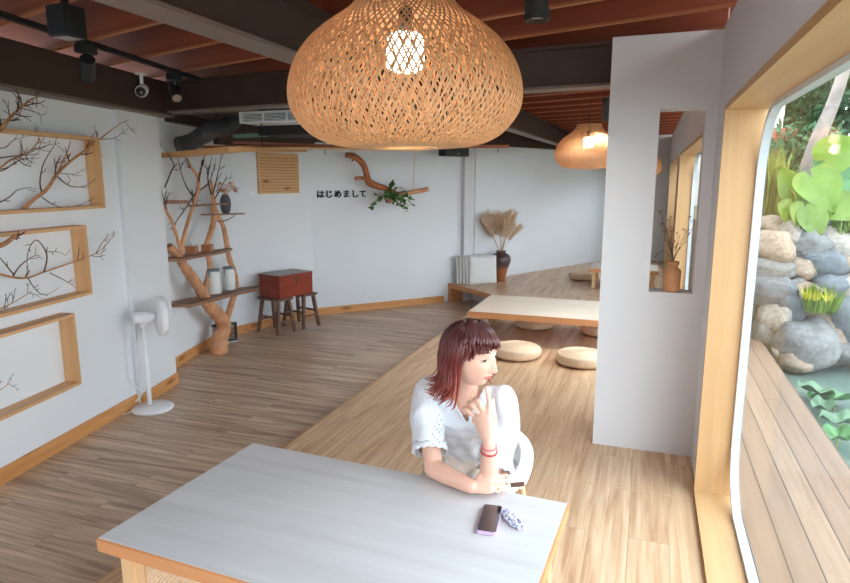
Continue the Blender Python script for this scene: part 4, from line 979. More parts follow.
# ------------------------------------------------------------------ THE WOMAN
M_skin = mat('skin', (230, 184, 162), .5, noise_s=12, noise_a=.03, sub=.12); M_lip = mat('lips', (206, 108, 106), .35)
M_brow = mat('eyebrow', (128, 82, 70), .8); M_blouse = None
def eval_mesh(o, name):
    bpy.context.view_layer.update(); dg = bpy.context.evaluated_depsgraph_get(); me = bpy.data.meshes.new_from_object(o.evaluated_get(dg)); me.name = name; return me
def remesh(mb_, vox, smooth_it=4, name='tmp'):
    o = mb_.build(name, M_skin); md = o.modifiers.new('r', 'REMESH'); md.mode = 'VOXEL'; md.voxel_size = vox; md.use_smooth_shade = True
    if smooth_it: s_ = o.modifiers.new('s', 'SMOOTH'); s_.iterations = smooth_it; s_.factor = .5
    me = eval_mesh(o, name); bpy.data.objects.remove(o); return me
def chain(m, pts, rad, n=16, seg=6, flat=1.0):
    P_, Q_ = smooth_path(pts, rad, seg); m.tube(P_, Q_, n, flat=flat); m.ball(P_[0], Q_[0], 12, 8); m.ball(P_[-1], Q_[-1], 12, 8)
PB = V((-.655, 2.56, 0))                 # base of the figure on the floor
pers = thing('person', 'woman with auburn bob in a white blouse, chin on hand, leaning on front table', 'person', PB)
HS = 1.09; HC = V((-.603, 2.205, 1.103)); FD = V((.93, -.36, -.06)).normalized(); UD = V((.03, -.05, 1)); UD = (UD-FD*UD.dot(FD)).normalized(); RD = FD.cross(UD)  # RD = her right
def hp(f, u, r): return HC+(FD*f+UD*u+RD*r)*HS
Sh_r, Sh_l = V((-.796, 2.30, .895)), V((-.503, 2.275, .893))
El_r = onz(433, 468, TZ+.045)+V((0, .0, 0)); Wr_r = onz(472, 487, TZ+.036)
El_l = onz(489, 480, TZ+.036); Wr_l = ony(489, 443, 2.02)
body = MB()
# torso core (under the clothes)
def loft(m, secs, n=28):
    vs = []
    for (c, rx, ry, tilt) in secs:
        for k in range(n):
            a = 2*pi*k/n; ca_ = abs(cos(a))**.85*(1 if cos(a) > 0 else -1); vs.append(V(c)+V((rx*ca_, ry*sin(a), -tilt*sin(a))))
    fs = [(i*n+k, i*n+(k+1) % n, (i+1)*n+(k+1) % n, (i+1)*n+k) for i in range(len(secs)-1) for k in range(n)]
    fs += [tuple(range(n))[::-1], tuple((len(secs)-1)*n+k for k in range(n))]; m.add(vs, fs, True)
TS = [((-.66, 2.52, .40), .15, .115, 0), ((-.66, 2.50, .50), .155, .12, 0), ((-.658, 2.445, .60), .125, .095, 0), ((-.656, 2.40, .70), .13, .095, 0), ((-.655, 2.35, .78), .142, .102, .01), ((-.655, 2.315, .85), .148, .092, .01), ((-.655, 2.295, .90), .135, .066, .01), ((-.652, 2.28, .93), .075, .05, .01)]
loft(body, TS)
chain(body, [(-.650, 2.285, .90), (-.640, 2.262, .96), (-.622, 2.235, 1.04), (-.612, 2.22, 1.09)], [.062, .050, .048, .05])
chain(body, [Sh_r+V((.03, 0, -.0)), Sh_r, (Sh_r*.5+El_r*.5)+V((-.012, .012, 0)), El_r], [.05, .052, .041, .036])
chain(body, [El_r, El_r*.65+Wr_r*.35, Wr_r], [.037, .037, .0245])
chain(body, [Sh_l-V((.03, 0, 0)), Sh_l, (Sh_l*.5+El_l*.5)+V((.012, .012, 0)), El_l], [.05, .052, .041, .033])
chain(body, [El_l, El_l*.62+Wr_l*.38, Wr_l], [.034, .0345, .0225])
# legs in front of the seat, feet on the floor
for s_ in (-1, 1):
    hip = V((-.66+s_*.085, 2.50, .45)); kn = V((-.66+s_*.10, 2.06, .475)); an_ = V((-.66+s_*.10, 2.10, .09))
    chain(body, [hip, hip*.5+kn*.5, kn], [.085, .075, .055]); chain(body, [kn, kn*.7+an_*.3+V((0, .02, 0)), an_], [.052, .052, .034]); chain(body, [an_+V((0, .015, -.04)), an_+V((0, -.08, -.058)), an_+V((0, -.15, -.066))], [.034, .03, .02], flat=.8)
# ---- left hand (raised): camera sees its back
def hand(m, wrist, palm_end, side, nrm_, fingers, thumb, pw=.036, pt=.013):
    """palm as a flattened loft from wrist to knuckles; fingers = list of joint point lists"""
    ax = (palm_end-wrist).normalized(); side = (side-ax*side.dot(ax)).normalized(); nn = ax.cross(side)
    secs = [(0, .022, .018), (.3, .028, .017), (.7, pw, .0145), (1.0, pw*.98, .0125)]; vs = []; n = 16
    L = (palm_end-wrist).length
    for f, a_, b_ in secs:
        c = wrist+ax*L*f
        for k in range(n): q = 2*pi*k/n; vs.append(c+side*a_*cos(q)+nn*b_*sin(q))
    m.add(vs, [(i*n+k, i*n+(k+1) % n, (i+1)*n+(k+1) % n, (i+1)*n+k) for i in range(3) for k in range(n)]+[tuple(range(n))[::-1], tuple(3*n+k for k in range(n))], True)
    for pts, r0 in fingers: chain(m, pts, [r0+(r0*.72-r0)*i/(len(pts)-1) for i in range(len(pts))], 12, 4)
    for pts, r0 in [thumb]: chain(m, pts, [r0*1.15, r0, r0*.75][:len(pts)] if len(pts) == 3 else [r0*1.2, r0*1.05, r0, r0*.78], 12, 4)
Kn = ony(481, 415, 2.055); side_l = (ony(489, 414, 2.05)-ony(472, 417, 2.06)).normalized()
chin = hp(.066, -.112, 0)
def Y_(x, y, yy): return ony(x, y, yy)
k1, k2, k3, k4 = Kn+side_l*.030, Kn+side_l*.010+V((0, 0, .004)), Kn-side_l*.010+V((0, 0, .001)), Kn-side_l*.029-V((0, 0, .006))
hl = MB()
hand(body, Wr_l, Kn, side_l, None,
     [([k1-V((0, 0, .012)), k1+V((0, .004, .004)), Y_(489, 401, 2.075), Y_(487.5, 393, 2.085), Y_(486.5, 387.5, 2.092)], .0108),
      ([k2-V((0, 0, .012)), k2+V((0, .002, .006)), Y_(478.5, 402, 2.055), Y_(474.5, 399.5, 2.085), Y_(475.5, 404, 2.102)], .0108),
      ([k3-V((0, 0, .012)), k3+V((0, .002, .006)), Y_(472, 405, 2.055), Y_(468.5, 402.5, 2.085), Y_(469.5, 408, 2.10)], .0104),
      ([k4-V((0, 0, .012)), k4+V((0, .002, .005)), Y_(466.5, 410, 2.06), Y_(463.5, 408.5, 2.08), Y_(464.5, 413, 2.095)], .0092)],
     ([Wr_l*.75+Kn*.25+side_l*.015+V((0, .008, 0)), Wr_l*.45+Kn*.55+side_l*.034+V((0, .022, 0)), Kn+side_l*.038+V((0, .035, .010)), Kn+side_l*.034+V((0, .048, .036))], .0105))
# ---- right hand: lies over the left elbow
zt_ = TZ
Kr = onz(491, 484, zt_+.050); ax_r = (Kr-Wr_r).normalized(); side_r = V((0, 0, 1)).cross(ax_r)    # towards the back (away from camera)
side_r = (side_r*.8+V((0, 0, .55))).normalized()
def tip(x, y, z): return onz(x, y, zt_+z)
hand(body, Wr_r, Kr, side_r, None,
     [([Kr+side_r*.030-ax_r*.012, Kr+side_r*.030+ax_r*.004, tip(501, 476, .060), tip(505.5, 474.5, .05), tip(506, 478, .03)], .0108),
      ([Kr+side_r*.010-ax_r*.012, Kr+side_r*.011+ax_r*.006, tip(502.5, 481, .052), tip(507, 481, .040), tip(507, 484, .022)], .0108),
      ([Kr-side_r*.009-ax_r*.012, Kr-side_r*.008+ax_r*.006, tip(500.5, 487, .042), tip(505.5, 488, .030), tip(506, 489.5, .014)], .0104),
      ([Kr-side_r*.028-ax_r*.012, Kr-side_r*.027+ax_r*.004, tip(494, 490, .032), tip(498, 491.5, .022), tip(499, 492, .012)], .009)],
     ([Wr_r*.7+Kr*.3+side_r*.02, Wr_r*.4+Kr*.6+side_r*.045+V((0, 0, .008)), tip(492, 470.5, .075), tip(499, 469, .072)], .011))
bme = remesh(body, .0042, 3, 'body')
# ---- head (own dense surface, joined into the body mesh)
def headpt(th, ph):
    """th 0..pi from chin-down to crown, ph azimuth, 0 = face"""
    u = -cos(th); rr = sin(th); f = rr*cos(ph); r = rr*sin(ph)
    F, U, Q = f*(.094 if f > 0 else .100), u*.115, r*.074
    if u < 0: Q *= 1-.36*(-u)**1.5
    else: Q *= 1-.04*u
    if f > 0: F *= 1-.10*(-u if u < 0 else 0)**2; F -= .010*(abs(r)**2.2)
    if f > 0 and u < 0: F += .016*(-u)**2*rr if True else 0
    if f < 0 and u < -.2: F *= 1-.45*(-u-.2)
    if f > 0:
        g = lambda a, b, sa, sb: math.exp(-((Q-a)/sa)**2-((U-b)/sb)**2)
        # nose
        if -.052 < U < .02:
            t_ = (U+.052)/.072; prof_ = (min(1, t_/.18)**.8)*(1-t_)**1.15; F += .030*prof_*math.exp(-(Q/(.0075+.006*(1-t_)))**2)
        F += .004*g(.010, -.041, .006, .006)+.004*g(-.010, -.041, .006, .006)
        F -= .009*(g(.031, .002, .017, .012)+g(-.031, .002, .017, .012)); F += .004*(g(.03, .024, .02, .008)+g(-.03, .024, .02, .008))
        F += .0075*g(0, -.0605, .017, .0055)+.0075*g(0, -.0705, .014, .0055)-.004*g(0, -.0655, .02, .0018); F -= .004*g(0, -.081, .02, .006)
        F += .007*g(0, -.100, .018, .013); F += .004*(g(.04, -.03, .018, .018)+g(-.04, -.03, .018, .018))
    return F, U, Q
hm = MB(); NU, NV = 150, 120; vs = []
loc = []
for j in range(NV+1):
    for k in range(NU):
        ph = 2*pi*k/NU; ph = ph-.55*sin(ph)*.9 if True else ph     # more vertices on the face side
        F, U, Q = headpt(pi*j/NV, ph); loc.append((F, U, Q)); vs.append(hp(F, U, Q))
fs = []; mi = []
for j in range(NV):
    for k in range(NU):
        q = (j*NU+k, j*NU+(k+1) % NU, (j+1)*NU+(k+1) % NU, (j+1)*NU+k); F = sum(loc[i][0] for i in q)/4; U = sum(loc[i][1] for i in q)/4; Q = sum(loc[i][2] for i in q)/4
        lipw = .021; inlip = F > .05 and abs(Q) < lipw and (-.0655-.0095*(1-(Q/lipw)**2) < U < -.0655+.0088*(1-(Q/lipw)**2)**.8)
        bc = .027+.004*(1-((abs(Q)-.034)/.02)**2); inb = F > .04 and .014 < abs(Q) < .052 and abs(U-bc) < .0028
        hm.cur = 1 if inlip else 2 if inb else 0; hm.add([], []); fs.append(q); mi.append(hm.cur)
hm.v = vs; hm.f = fs; hm.mi = mi; hm.sm = [True]*len(fs)
for s_ in (-1, 1):                          # ears
    n = 14; c = (-.008, -.012, s_*.073); hm.cur = 0
    M3 = Matrix((FD*1, UD*1, RD*1)).transposed()
    hm.ball(hp(*c), (.017, .032, .0075), 14, 10, M=Matrix(((FD.x, UD.x, RD.x), (FD.y, UD.y, RD.y), (FD.z, UD.z, RD.z))))
hme = newmesh('head'); hme.from_pydata(hm.v, [], hm.f)
bm = bmesh.new(); bm.from_mesh(bme)
for f in bm.faces: f.material_index = 0; f.smooth = True
nb_ = len(bm.faces); bm.from_mesh(hme); bm.faces.ensure_lookup_table()
for i, f in enumerate(hm.mi): bm.faces[nb_+i].material_index = f; bm.faces[nb_+i].smooth = True
for v in bm.verts: v.co -= PB
bodym = newmesh('body'); bm.to_mesh(bodym); bm.free()
for mm in (M_skin, M_lip, M_brow): bodym.materials.append(mm)
bo = bpy.data.objects.new('body', bodym); COL.objects.link(bo); bo.parent = pers
# eyes
M_eyew = mat('eye_white', (238, 234, 232), .2); M_iris = mat('iris_dark', (52, 34, 30), .12); M_lash = mat('lashes', (48, 34, 34), .7)
for s_ in (-1, 1):
    e0 = hp(.0715, .0005, s_*.031); m = MB(); m.ball(e0, .0125, 18, 14); ey = m.build('eye', M_eyew, pers)
    gd = (FD*1+RD*.05+UD*-.12).normalized(); m = MB(); m.ball(e0+gd*.0066, .0072, 14, 10); m.build('iris', M_iris, ey)
    # lids as skin shells above and below, lash line
    m = MB(); U_ = []; 
    for i in range(9): q = -1+2*i/8; U_.append(e0+FD*(.0125*(1-.32*q*q))+RD*q*.0135*1.05+UD*(.0042*(1-q*q)+.0008*q*s_))
    m.tube(U_, [.0010, .0018, .0022, .0024, .0024, .0024, .0024, .0022, .0012], 6); m.build('eyelashes', M_lash, ey)
    m = MB()
    for sg, lo_, hi_ in ((1, .0046, .013), (-1, -.0125, -.0048)):
        g_ = []
        for i in range(11):
            q = -1+2*i/10
            for j in range(5):
                w_ = j/4; uu = (lo_*(1-.75*q*q) if sg > 0 else hi_*(1-.6*q*q))*(1-w_)+(hi_ if sg > 0 else lo_)*w_
                dd = max(0, 1-(uu/.0133)**2-(q*.0135/.0138)**2); g_.append(e0+FD*(.0133*dd**.5-.0002)+RD*q*.0137+UD*uu)
        m.add(g_, [(i*5+j, i*5+j+1, (i+1)*5+j+1, (i+1)*5+j) for i in range(10) for j in range(4)], True)
    m.build('eyelid', M_skin, ey)

# ---- hair
N = NT('auburn_hair'); tcn = N.n('ShaderNodeTexCoord'); sx = N.n('ShaderNodeSeparateXYZ'); mr = N.n('ShaderNodeMapRange'); rm = N.n('ShaderNodeValToRGB')
N.l(tcn.outputs['Object'], sx.inputs[0]); N.l(sx.outputs['Z'], mr.inputs['Value']); mr.inputs['From Min'].default_value = HC.z-.23; mr.inputs['From Max'].default_value = HC.z+.12
N.l(mr.outputs[0], rm.inputs[0]); e = rm.color_ramp.elements; e[0].color = lin((172, 74, 50)); e[1].color = lin((76, 40, 42)); e[1].position = .95; x_ = e.new(.5); x_.color = lin((130, 48, 40))
nz = N.n('ShaderNodeTexNoise', i_Scale=60, i_Detail=2); mp = N.n('ShaderNodeMapping'); mp.inputs['Scale'].default_value = (3, 3, .25); N.l(tcn.outputs['Object'], mp.inputs['Vector']); N.l(mp.outputs[0], nz.inputs['Vector'])
mm = N.n('ShaderNodeMix', data_type='RGBA', blend_type='MULTIPLY'); mm.inputs[0].default_value = .5; r2 = N.n('ShaderNodeValToRGB'); r2.color_ramp.elements[0].position = .35; r2.color_ramp.elements[1].position = .65; r2.color_ramp.elements[0].color = (.45, .4, .4, 1)
N.l(nz.outputs['Fac'], r2.inputs[0]); N.l(rm.outputs[0], mm.inputs[6]); N.l(r2.outputs[0], mm.inputs[7]); N.l(mm.outputs[2], N.b.inputs['Base Color']); N.b.inputs['Roughness'].default_value = .36; N.b.inputs['Specular IOR Level'].default_value = .6
M_hair = N.m
hr = MB(); rg = random.Random(12)
# cap
capv = []
for j in range(25):
    th = pi*(.44+.56*j/24)
    for k in range(60):
        ph = 2*pi*k/60; F, U, Q = headpt(th, ph); fr = cos(ph) > .35
        if fr and U < .045: U2 = .045
        else: U2 = U
        capv.append(hp(F*1.06, U2*1.05+.002, Q*1.07) if not (fr and U < .045) else hp(F*1.045, .045, Q*1.04))
hr.add(capv, [(j*60+k, j*60+(k+1) % 60, (j+1)*60+(k+1) % 60, (j+1)*60+k) for j in range(24) for k in range(60)], True)
def lock(az, endU, layer, w_, curl, seed_):
    rg_ = random.Random(seed_); pts = []; rad = []
    k_ = 1.05+.05*layer; az0 = az+rg_.uniform(-.04, .04); th = pi*.985; n = 13
    # over the skull
    uu = .113
    steps = []
    target = endU
    for i in range(n):
        t_ = i/(n-1); u = .118-(.118-target)*(t_**1.15)
        if u > -.02: s_ = max(0, 1-(u/.121)**2)**.5; fF = cos(az0)*s_*(.098 if cos(az0) > 0 else .105)*k_; fR = sin(az0)*s_*.080*k_
        else:
            dn = (-.02-u)/.2; s_ = 1+.10*dn-(.22*dn if abs(az0) > 2.2 else 0); fF = cos(az0)*(.098 if cos(az0) > 0 else .105)*k_*s_; fR = sin(az0)*.080*k_*(1+.12*dn)
            cu_ = max(0, (t_-.74)/.26)**1.3; fF += cos(az0)*.034*cu_*curl-.006; fR += sin(az0)*.036*cu_*curl*(1.6 if az0 < 0 else 1); u += .034*cu_*cu_*abs(curl)
        wv = (.002+.006*t_*t_)*sin(t_*11+az0*2.5+(seed_ % 3)*.5)
        pts.append(hp(fF+wv, u, fR+wv)); rad.append(w_*(.45+.55*sin(pi*min(1, t_*1.1+.15))**.5)*(1 if t_ < .9 else max(.3, (1-t_)/.1)))
    P_, Q_ = smooth_path(pts, rad, 2); hr.tube(P_, Q_, 6, flat=.55, caps=True)
i = 0
for layer in range(3):
    n = 70
    for k in range(n):
        az = -pi+2*pi*(k+.5*layer)/n; a = abs(az); i += 1
        if a < .9: eu = .040-.006*(a/.8)**2-rg.uniform(0, .008)
        elif a < 1.38: eu = .030-(a-.9)*.06-rg.uniform(0, .012)
        else: eu = -.172+rg.uniform(-.022, .03)-(.01 if layer else 0)+(.03 if az < 0 and a < 2.2 else 0)
        lock(az, eu, layer*.8, rg.uniform(.0075, .0115) if a > .82 else rg.uniform(.005, .0075), rg.uniform(.5, 1.7), i)
for k in range(46):                          # loose fine strands
    az = rg.uniform(1.6, 2*pi-2.2); az = az if az < pi else az-2*pi; lock(az, -.165+rg.uniform(-.04, .05), 2.6, .0034, rg.uniform(.5, 1.3), 400+k)
o = hr.build('hair', M_hair, pers)

# ---- clothes
N = NT('white_eyelet_cotton'); N.b.inputs['Roughness'].default_value = .85; N.b.inputs['Subsurface Weight'].default_value = .05
tcn = N.n('ShaderNodeTexCoord'); mp = N.n('ShaderNodeMapping'); mp.inputs['Scale'].default_value = (1, .35, 1); N.l(tcn.outputs['Object'], mp.inputs[0])
vo = N.n('ShaderNodeTexVoronoi', i_Scale=105, i_Randomness=.1); N.l(mp.outputs[0], vo.inputs['Vector']); rm = N.n('ShaderNodeValToRGB'); e = rm.color_ramp.elements
e[0].position = .2; e[0].color = lin((150, 154, 162)); e[1].position = .32; e[1].color = lin((224, 228, 235)); N.l(vo.outputs['Distance'], rm.inputs[0]); N.l(rm.outputs[0], N.b.inputs['Base Color'])
bp = N.n('ShaderNodeBump', i_Strength=.5, i_Distance=.004); N.l(vo.outputs['Distance'], bp.inputs['Height']); N.l(bp.outputs[0], N.b.inputs['Normal']); M_eyelet = N.m
M_cotton = mat('white_cotton', (222, 226, 233), .85, bump=.25, bump_s=45); M_skirt = mat('cream_skirt', (232, 224, 214), .9, bump=.3, bump_s=60)
bl_ = MB(); loft(bl_, [((c[0], c[1], c[2]), rx+.010+(.014 if c[2] < .8 else 0), ry+.009+(.017 if c[2] < .8 else 0), tl) for c, rx, ry, tl in TS[2:7]]+[((-.652, 2.283, .925), .105, .06, .01)])
def sleeve(S_, E_, fr, out):
    d_ = (E_-S_); e_ = S_+d_*fr
    chain(bl_, [S_-V((out*.05, 0, -.004)), S_+V((out*.006, 0, .0)), S_+d_*fr*.5+V((out*.022, 0, .0))], [.06, .066, .068]); P_, Q_ = smooth_path([S_+d_*fr*.45+V((out*.02, 0, 0)), S_+d_*fr*.75+V((out*.016, 0, 0)), e_+V((out*.012, 0, 0))], [.067, .066, .066], 5); bl_.tube(P_, Q_, 24)
    return e_+V((out*.012, 0, 0)), d_.normalized()
sr = sleeve(Sh_r, El_r, .74, -1); sl = sleeve(Sh_l, El_l, .80, 1)
blm = remesh(bl_, .006, 6, 'blouse')
bm = bmesh.new(); bm.from_mesh(blm)
VA = ony(468, 420, 2.235); 
def inV(p):
    if p.y > 2.33: return False
    zz = p.z-VA.z
    if zz < 0 or zz > .2: return False
    cx_ = VA.x-.16*zz; return abs(p.x-cx_) < .004+.55*zz
for v in bm.verts:
    nn = v.normal.copy(); p = v.co
    fo = .0032*sin(p.x*70+p.z*38+3*noise.noise(p*5))+.006*noise.noise(V((p.x*24, p.y*24, p.z*9)))+.005*noise.noise(p*11)
    v.co = p+nn*fo
neck_f = [f for f in bm.faces if inV(f.calc_center_median()) or ((f.calc_center_median()-V((-.642, 2.268, .935))).length < .066 and f.calc_center_median().z > .915)]
bmesh.ops.delete(bm, geom=neck_f, context='FACES')
def cutend(ctr_, d_):
    ff = [f for f in bm.faces if (f.calc_center_median()-ctr_).length < .085 and (f.calc_center_median()-ctr_).dot(d_) > -.004]; bmesh.ops.delete(bm, geom=ff, context='FACES')
cutend(*sr); cutend(*sl)
for f in bm.faces:
    c = f.calc_center_median(); f.smooth = True
    f.material_index = 1 if (abs(c.x+.645) < .088 and c.y < 2.36 and c.z < .96) else 0
for v in bm.verts: v.co -= PB
blm2 = newmesh('blouse'); bm.to_mesh(blm2); bm.free(); blm2.materials.append(M_cotton); blm2.materials.append(M_eyelet)
bo = bpy.data.objects.new('blouse', blm2); COL.objects.link(bo); bo.parent = pers; sd_ = bo.modifiers.new('t', 'SOLIDIFY'); sd_.thickness = .0025; sd_.offset = 0
# scalloped cuffs
for ct, dd in (sr, sl):
    m = MB(); o1 = dd.orthogonal().normalized(); o2 = dd.cross(o1); n = 96; vs = []
    for j, (l_, rr) in enumerate(((-.012, .0672), (.004, .0685), (.018, .0700))):
        for k in range(n): q = 2*pi*k/n; ex_ = (.006*abs(sin(q*7)) if j == 2 else 0); vs.append(ct+dd*(l_+ex_)+(o1*cos(q)+o2*sin(q))*(rr+.002*sin(q*5)))
    m.add(vs, [(j*n+k, j*n+(k+1) % n, (j+1)*n+(k+1) % n, (j+1)*n+k) for j in range(2) for k in range(n)], True)
    o = m.build('cuff', M_eyelet, bo, local=False); s2 = o.modifiers.new('t', 'SOLIDIFY'); s2.thickness = .003
# neckline trim
m = MB()
for s_ in (-1, 1):
    pts = []
    for i in range(9):
        z_ = VA.z+.085*i/8; zz = z_-VA.z; x_ = VA.x-.16*zz+s_*(.004+.55*zz)
        best = min((v.co+PB for v in blm2.vertices if abs((v.co+PB).x-x_) < .009 and abs(v.co.z+PB.z-z_) < .009), key=lambda p: p.y, default=None)
        if best is not None: pts.append(best+V((0, -.001, 0)))
    if len(pts) > 2: m.tube(pts, .0035, 6)
if m.v: m.build('neckline', M_cotton, bo)
# skirt with a gathered lace waist
sk = MB(); loft(sk, [((-.66, 2.50, .43), .19, .17, 0), ((-.66, 2.49, .50), .18, .15, 0), ((-.659, 2.45, .585), .15, .118, 0), ((-.657, 2.43, .62), .146, .115, 0)])
for s_ in (-1, 1): chain(sk, [(-.66+s_*.085, 2.48, .47), (-.66+s_*.095, 2.26, .49), (-.66+s_*.10, 2.04, .49)], [.105, .092, .078])
sk.beam((-.66, 2.45, .48), (-.66, 2.03, .48), .2, .12)
skm = remesh(sk, .01, 6, 'skirt')
for v in skm.vertices: p = v.co.copy(); v.co = p+V(v.normal)*(.004*sin(p.x*90)+.004*noise.noise(p*14))-PB
skm.materials.clear(); skm.materials.append(M_skirt); so_ = bpy.data.objects.new('skirt', skm); COL.objects.link(so_); so_.parent = pers
# shoes
for s_ in (-1, 1):
    m = MB(); c = V((-.66+s_*.10, 2.04, .03)); m.ball(c, (.044, .125, .045), 20, 12); 
    for i in range(len(m.v)): m.v[i].z = max(.0005, m.v[i].z)
    m.build('shoe', M_whitem, pers)
# bracelets and necklace
M_red = mat('red_beads', (196, 44, 72), .35); M_pink = mat('pink_beads', (226, 110, 130), .35); M_gold = mat('gold', (214, 166, 96), .3, .8)
fa = (Wr_l-El_l).normalized(); o1 = fa.orthogonal().normalized(); o2 = fa.cross(o1)
for f, r_, mt, nb2 in ((.93, .0255, M_pink, 22), (.80, .0275, M_red, 20)):
    c = El_l+(Wr_l-El_l)*f; m = MB()
    for k in range(nb2): q = 2*pi*k/nb2; m.ball(c+(o1*cos(q)+o2*sin(q))*r_+fa*.003*sin(q*2), .0042 if mt is M_red else .0032, 8, 6)
    m.tube([c+(o1*cos(2*pi*k/24)+o2*sin(2*pi*k/24))*r_ for k in range(24)], .0016, 5, closed=True); m.build('bracelet', mt, pers)
m = MB(); pc = ony(465, 411, 2.222); m.ctube([V((-.69, 2.25, .945)), V((-.675, 2.225, .925)), pc+V((-.008, .004, .008)), pc, pc+V((.01, .002, .012)), V((-.603, 2.21, .93)), V((-.598, 2.23, .95))], .0009, 5, 6)
m.ball(pc+V((0, -.002, -.004)), (.005, .003, .006), 10, 8); m.build('necklace', M_gold, pers)

# ------------------------------------------------------------------ WHITE CHAIR UNDER HER
t = thing('chair', 'white moulded chair the woman sits on, its edge showing beside her', 'chair', (-.64, 2.56, 0))
N_ = 40; m = MB(); vs = []; seatc = V((-.665, 2.57, 0))
K_ = 10
for j in range(K_+1):
    f = j/K_
    for k in range(N_):
        a = 2*pi*k/N_; sq = (abs(cos(a))**3.2+abs(sin(a))**3.2)**(-1/3.2); r_ = f*sq; x_ = .215*r_*cos(a); y_ = .215*r_*sin(a); z_ = .425+.035*f**3-(.02 if y_ < 0 else 0)*f**4; vs.append(seatc+V((x_, y_, z_)))
m.add(vs, [(j*N_+k, j*N_+(k+1) % N_, (j+1)*N_+(k+1) % N_, (j+1)*N_+k) for j in range(K_) for k in range(N_)], True)
so_ = m.build('seat', M_white, t); q_ = so_.modifiers.new('t', 'SOLIDIFY'); q_.thickness = .014
# wrap-round back and low arms
m = MB(); vs = []; na = 40; nh = 8
for i in range(na+1):
    a = R(-28)+R(236)*i/na; top = .50+.10*max(0, sin(a))**1.2
    for j in range(nh+1):
        f = j/nh; z_ = .45+(top-.45)*f; r_ = .205+.012*f; sq = (abs(cos(a))**2.6+abs(sin(a))**2.6)**(-1/2.6); vs.append(seatc+V((r_*sq*cos(a), r_*sq*sin(a), z_)))
m.add(vs, [(i*(nh+1)+j, (i+1)*(nh+1)+j, (i+1)*(nh+1)+j+1, i*(nh+1)+j+1) for i in range(na) for j in range(nh)], True)
bo_ = m.build('backrest', M_white, t); q_ = bo_.modifiers.new('t', 'SOLIDIFY'); q_.thickness = .06; q_.offset = 0; q_ = bo_.modifiers.new('b', 'BEVEL'); q_.width = .022; q_.segments = 4; q_.limit_method = 'ANGLE'; q_.angle_limit = R(50)
m = MB(); m.beam(seatc+V((.13, -.222, .50)), seatc+V((.243, -.16, .50)), .010, .016); m.build('seam_strip', M_twig, t)
for sx_ in (-1, 1):
    for sy_ in (-1, 1): m = MB(); m.tube([seatc+V((sx_*.16, sy_*.16, .43)), seatc+V((sx_*.21, sy_*.21, .0))], [.016, .011], 12); m.build('leg', M_legw, t)

# ------------------------------------------------------------------ OUTSIDE
M_ground = mat('mossy_soil', (112, 112, 84), .95, noise_s=2, noise_a=.3); M_rock = [mat('rock_%s' % n_, c_, .85, noise_s=5, noise_a=.28, bump=.5, bump_s=14) for n_, c_ in (('warm', (150, 132, 114)), ('grey', (116, 116, 114)), ('blue', (100, 106, 110)), ('pale', (158, 150, 140)))]
M_water = mat('pond_water', (96, 116, 106), .06, noise_s=.8, noise_a=.12, bump=.12, bump_s=5)
mb = MB(); mb.box((-14, -10, -.9), (30, 45, -.62)); struct('ground', mb, M_ground)
# the deck
mb = MB(); mb.prism([(RX+WT, YBACK-1), (1.31, YBACK-1), (1.31, 8.1), (RX+WT, 9.2)], -.10, -.06); struct('deck_floor', mb, M_deck)
mb = MB(); mb.box((1.29, YBACK-1, -.55), (1.33, 8.1, -.1)); struct('deck_fascia', mb, M_deck)
mb = MB(); mb.prism([(1.33, YBACK-1), (9, YBACK-1), (9, 8.5), (1.33, 8.3)], -.40, -.33); struct('pond_water', mb, M_water)
# rock wall: individual boulders
def rock(rad, seed, name='garden_rock'):
    m = MB(); m.ball((0, 0, 0), 1, 22, 15); sx_ = V((seed*1.7, seed*3.1, seed*.7))
    for i, v in enumerate(m.v):
        d_ = v.normalized(); b = 1+.30*noise.noise(d_*1.3+sx_)+.10*noise.noise(d_*3.5+sx_); 
        sqv = (abs(d_.x)**3+abs(d_.y)**3+abs(d_.z)**3)**(-1/3); m.v[i] = d_*b*(.5+.5*sqv)
    return m
protos = [rock(1, s_).build('garden_rock', M_rock[s_ % 4]) for s_ in range(8)]
rocks = [  # px, py, half width px, half height px, Y
 (770, 247, 18, 12, 8.3), (768, 268, 20, 9, 8.2), (770, 290, 20, 12, 8.1), (776, 318, 13, 14, 8.0), (800, 270, 11, 9, 8.3), (791, 287, 9, 8, 8.2), (787, 306, 11, 13, 8.0), (793, 335, 14, 10, 7.9),
 (808, 300, 14, 13, 8.15), (810, 245, 16, 12, 8.5), (822, 264, 15, 11, 8.4), (834, 246, 17, 12, 8.6), (846, 262, 13, 12, 8.5), (850, 232, 16, 13, 8.8), (828, 288, 17, 12, 8.3), (848, 292, 15, 14, 8.3),
 (829, 330, 14, 14, 8.0), (806, 344, 22, 18, 7.75), (847, 322, 16, 18, 8.0), (782, 352, 8, 8, 7.7), (797, 362, 12, 8, 7.55), (845, 352, 14, 10, 7.9), (820, 228, 15, 10, 8.9), (794, 232, 15, 12, 8.6), (775, 228, 14, 9, 8.7),
 (868, 285, 16, 16, 8.4), (872, 320, 18, 18, 8.1), (870, 250, 16, 14, 8.7), (868, 352, 18, 12, 7.9), (765, 335, 10, 14, 8.0)]
rown = lambda y: 0 if y < 240 else 1 if y < 258 else 2 if y < 280 else 3 if y < 312 else 4 if y < 340 else 5
ordn = ['leftmost', 'second from left', 'third from left', 'fourth from left', 'fifth from left', 'sixth from left', 'seventh from left', 'eighth from left']
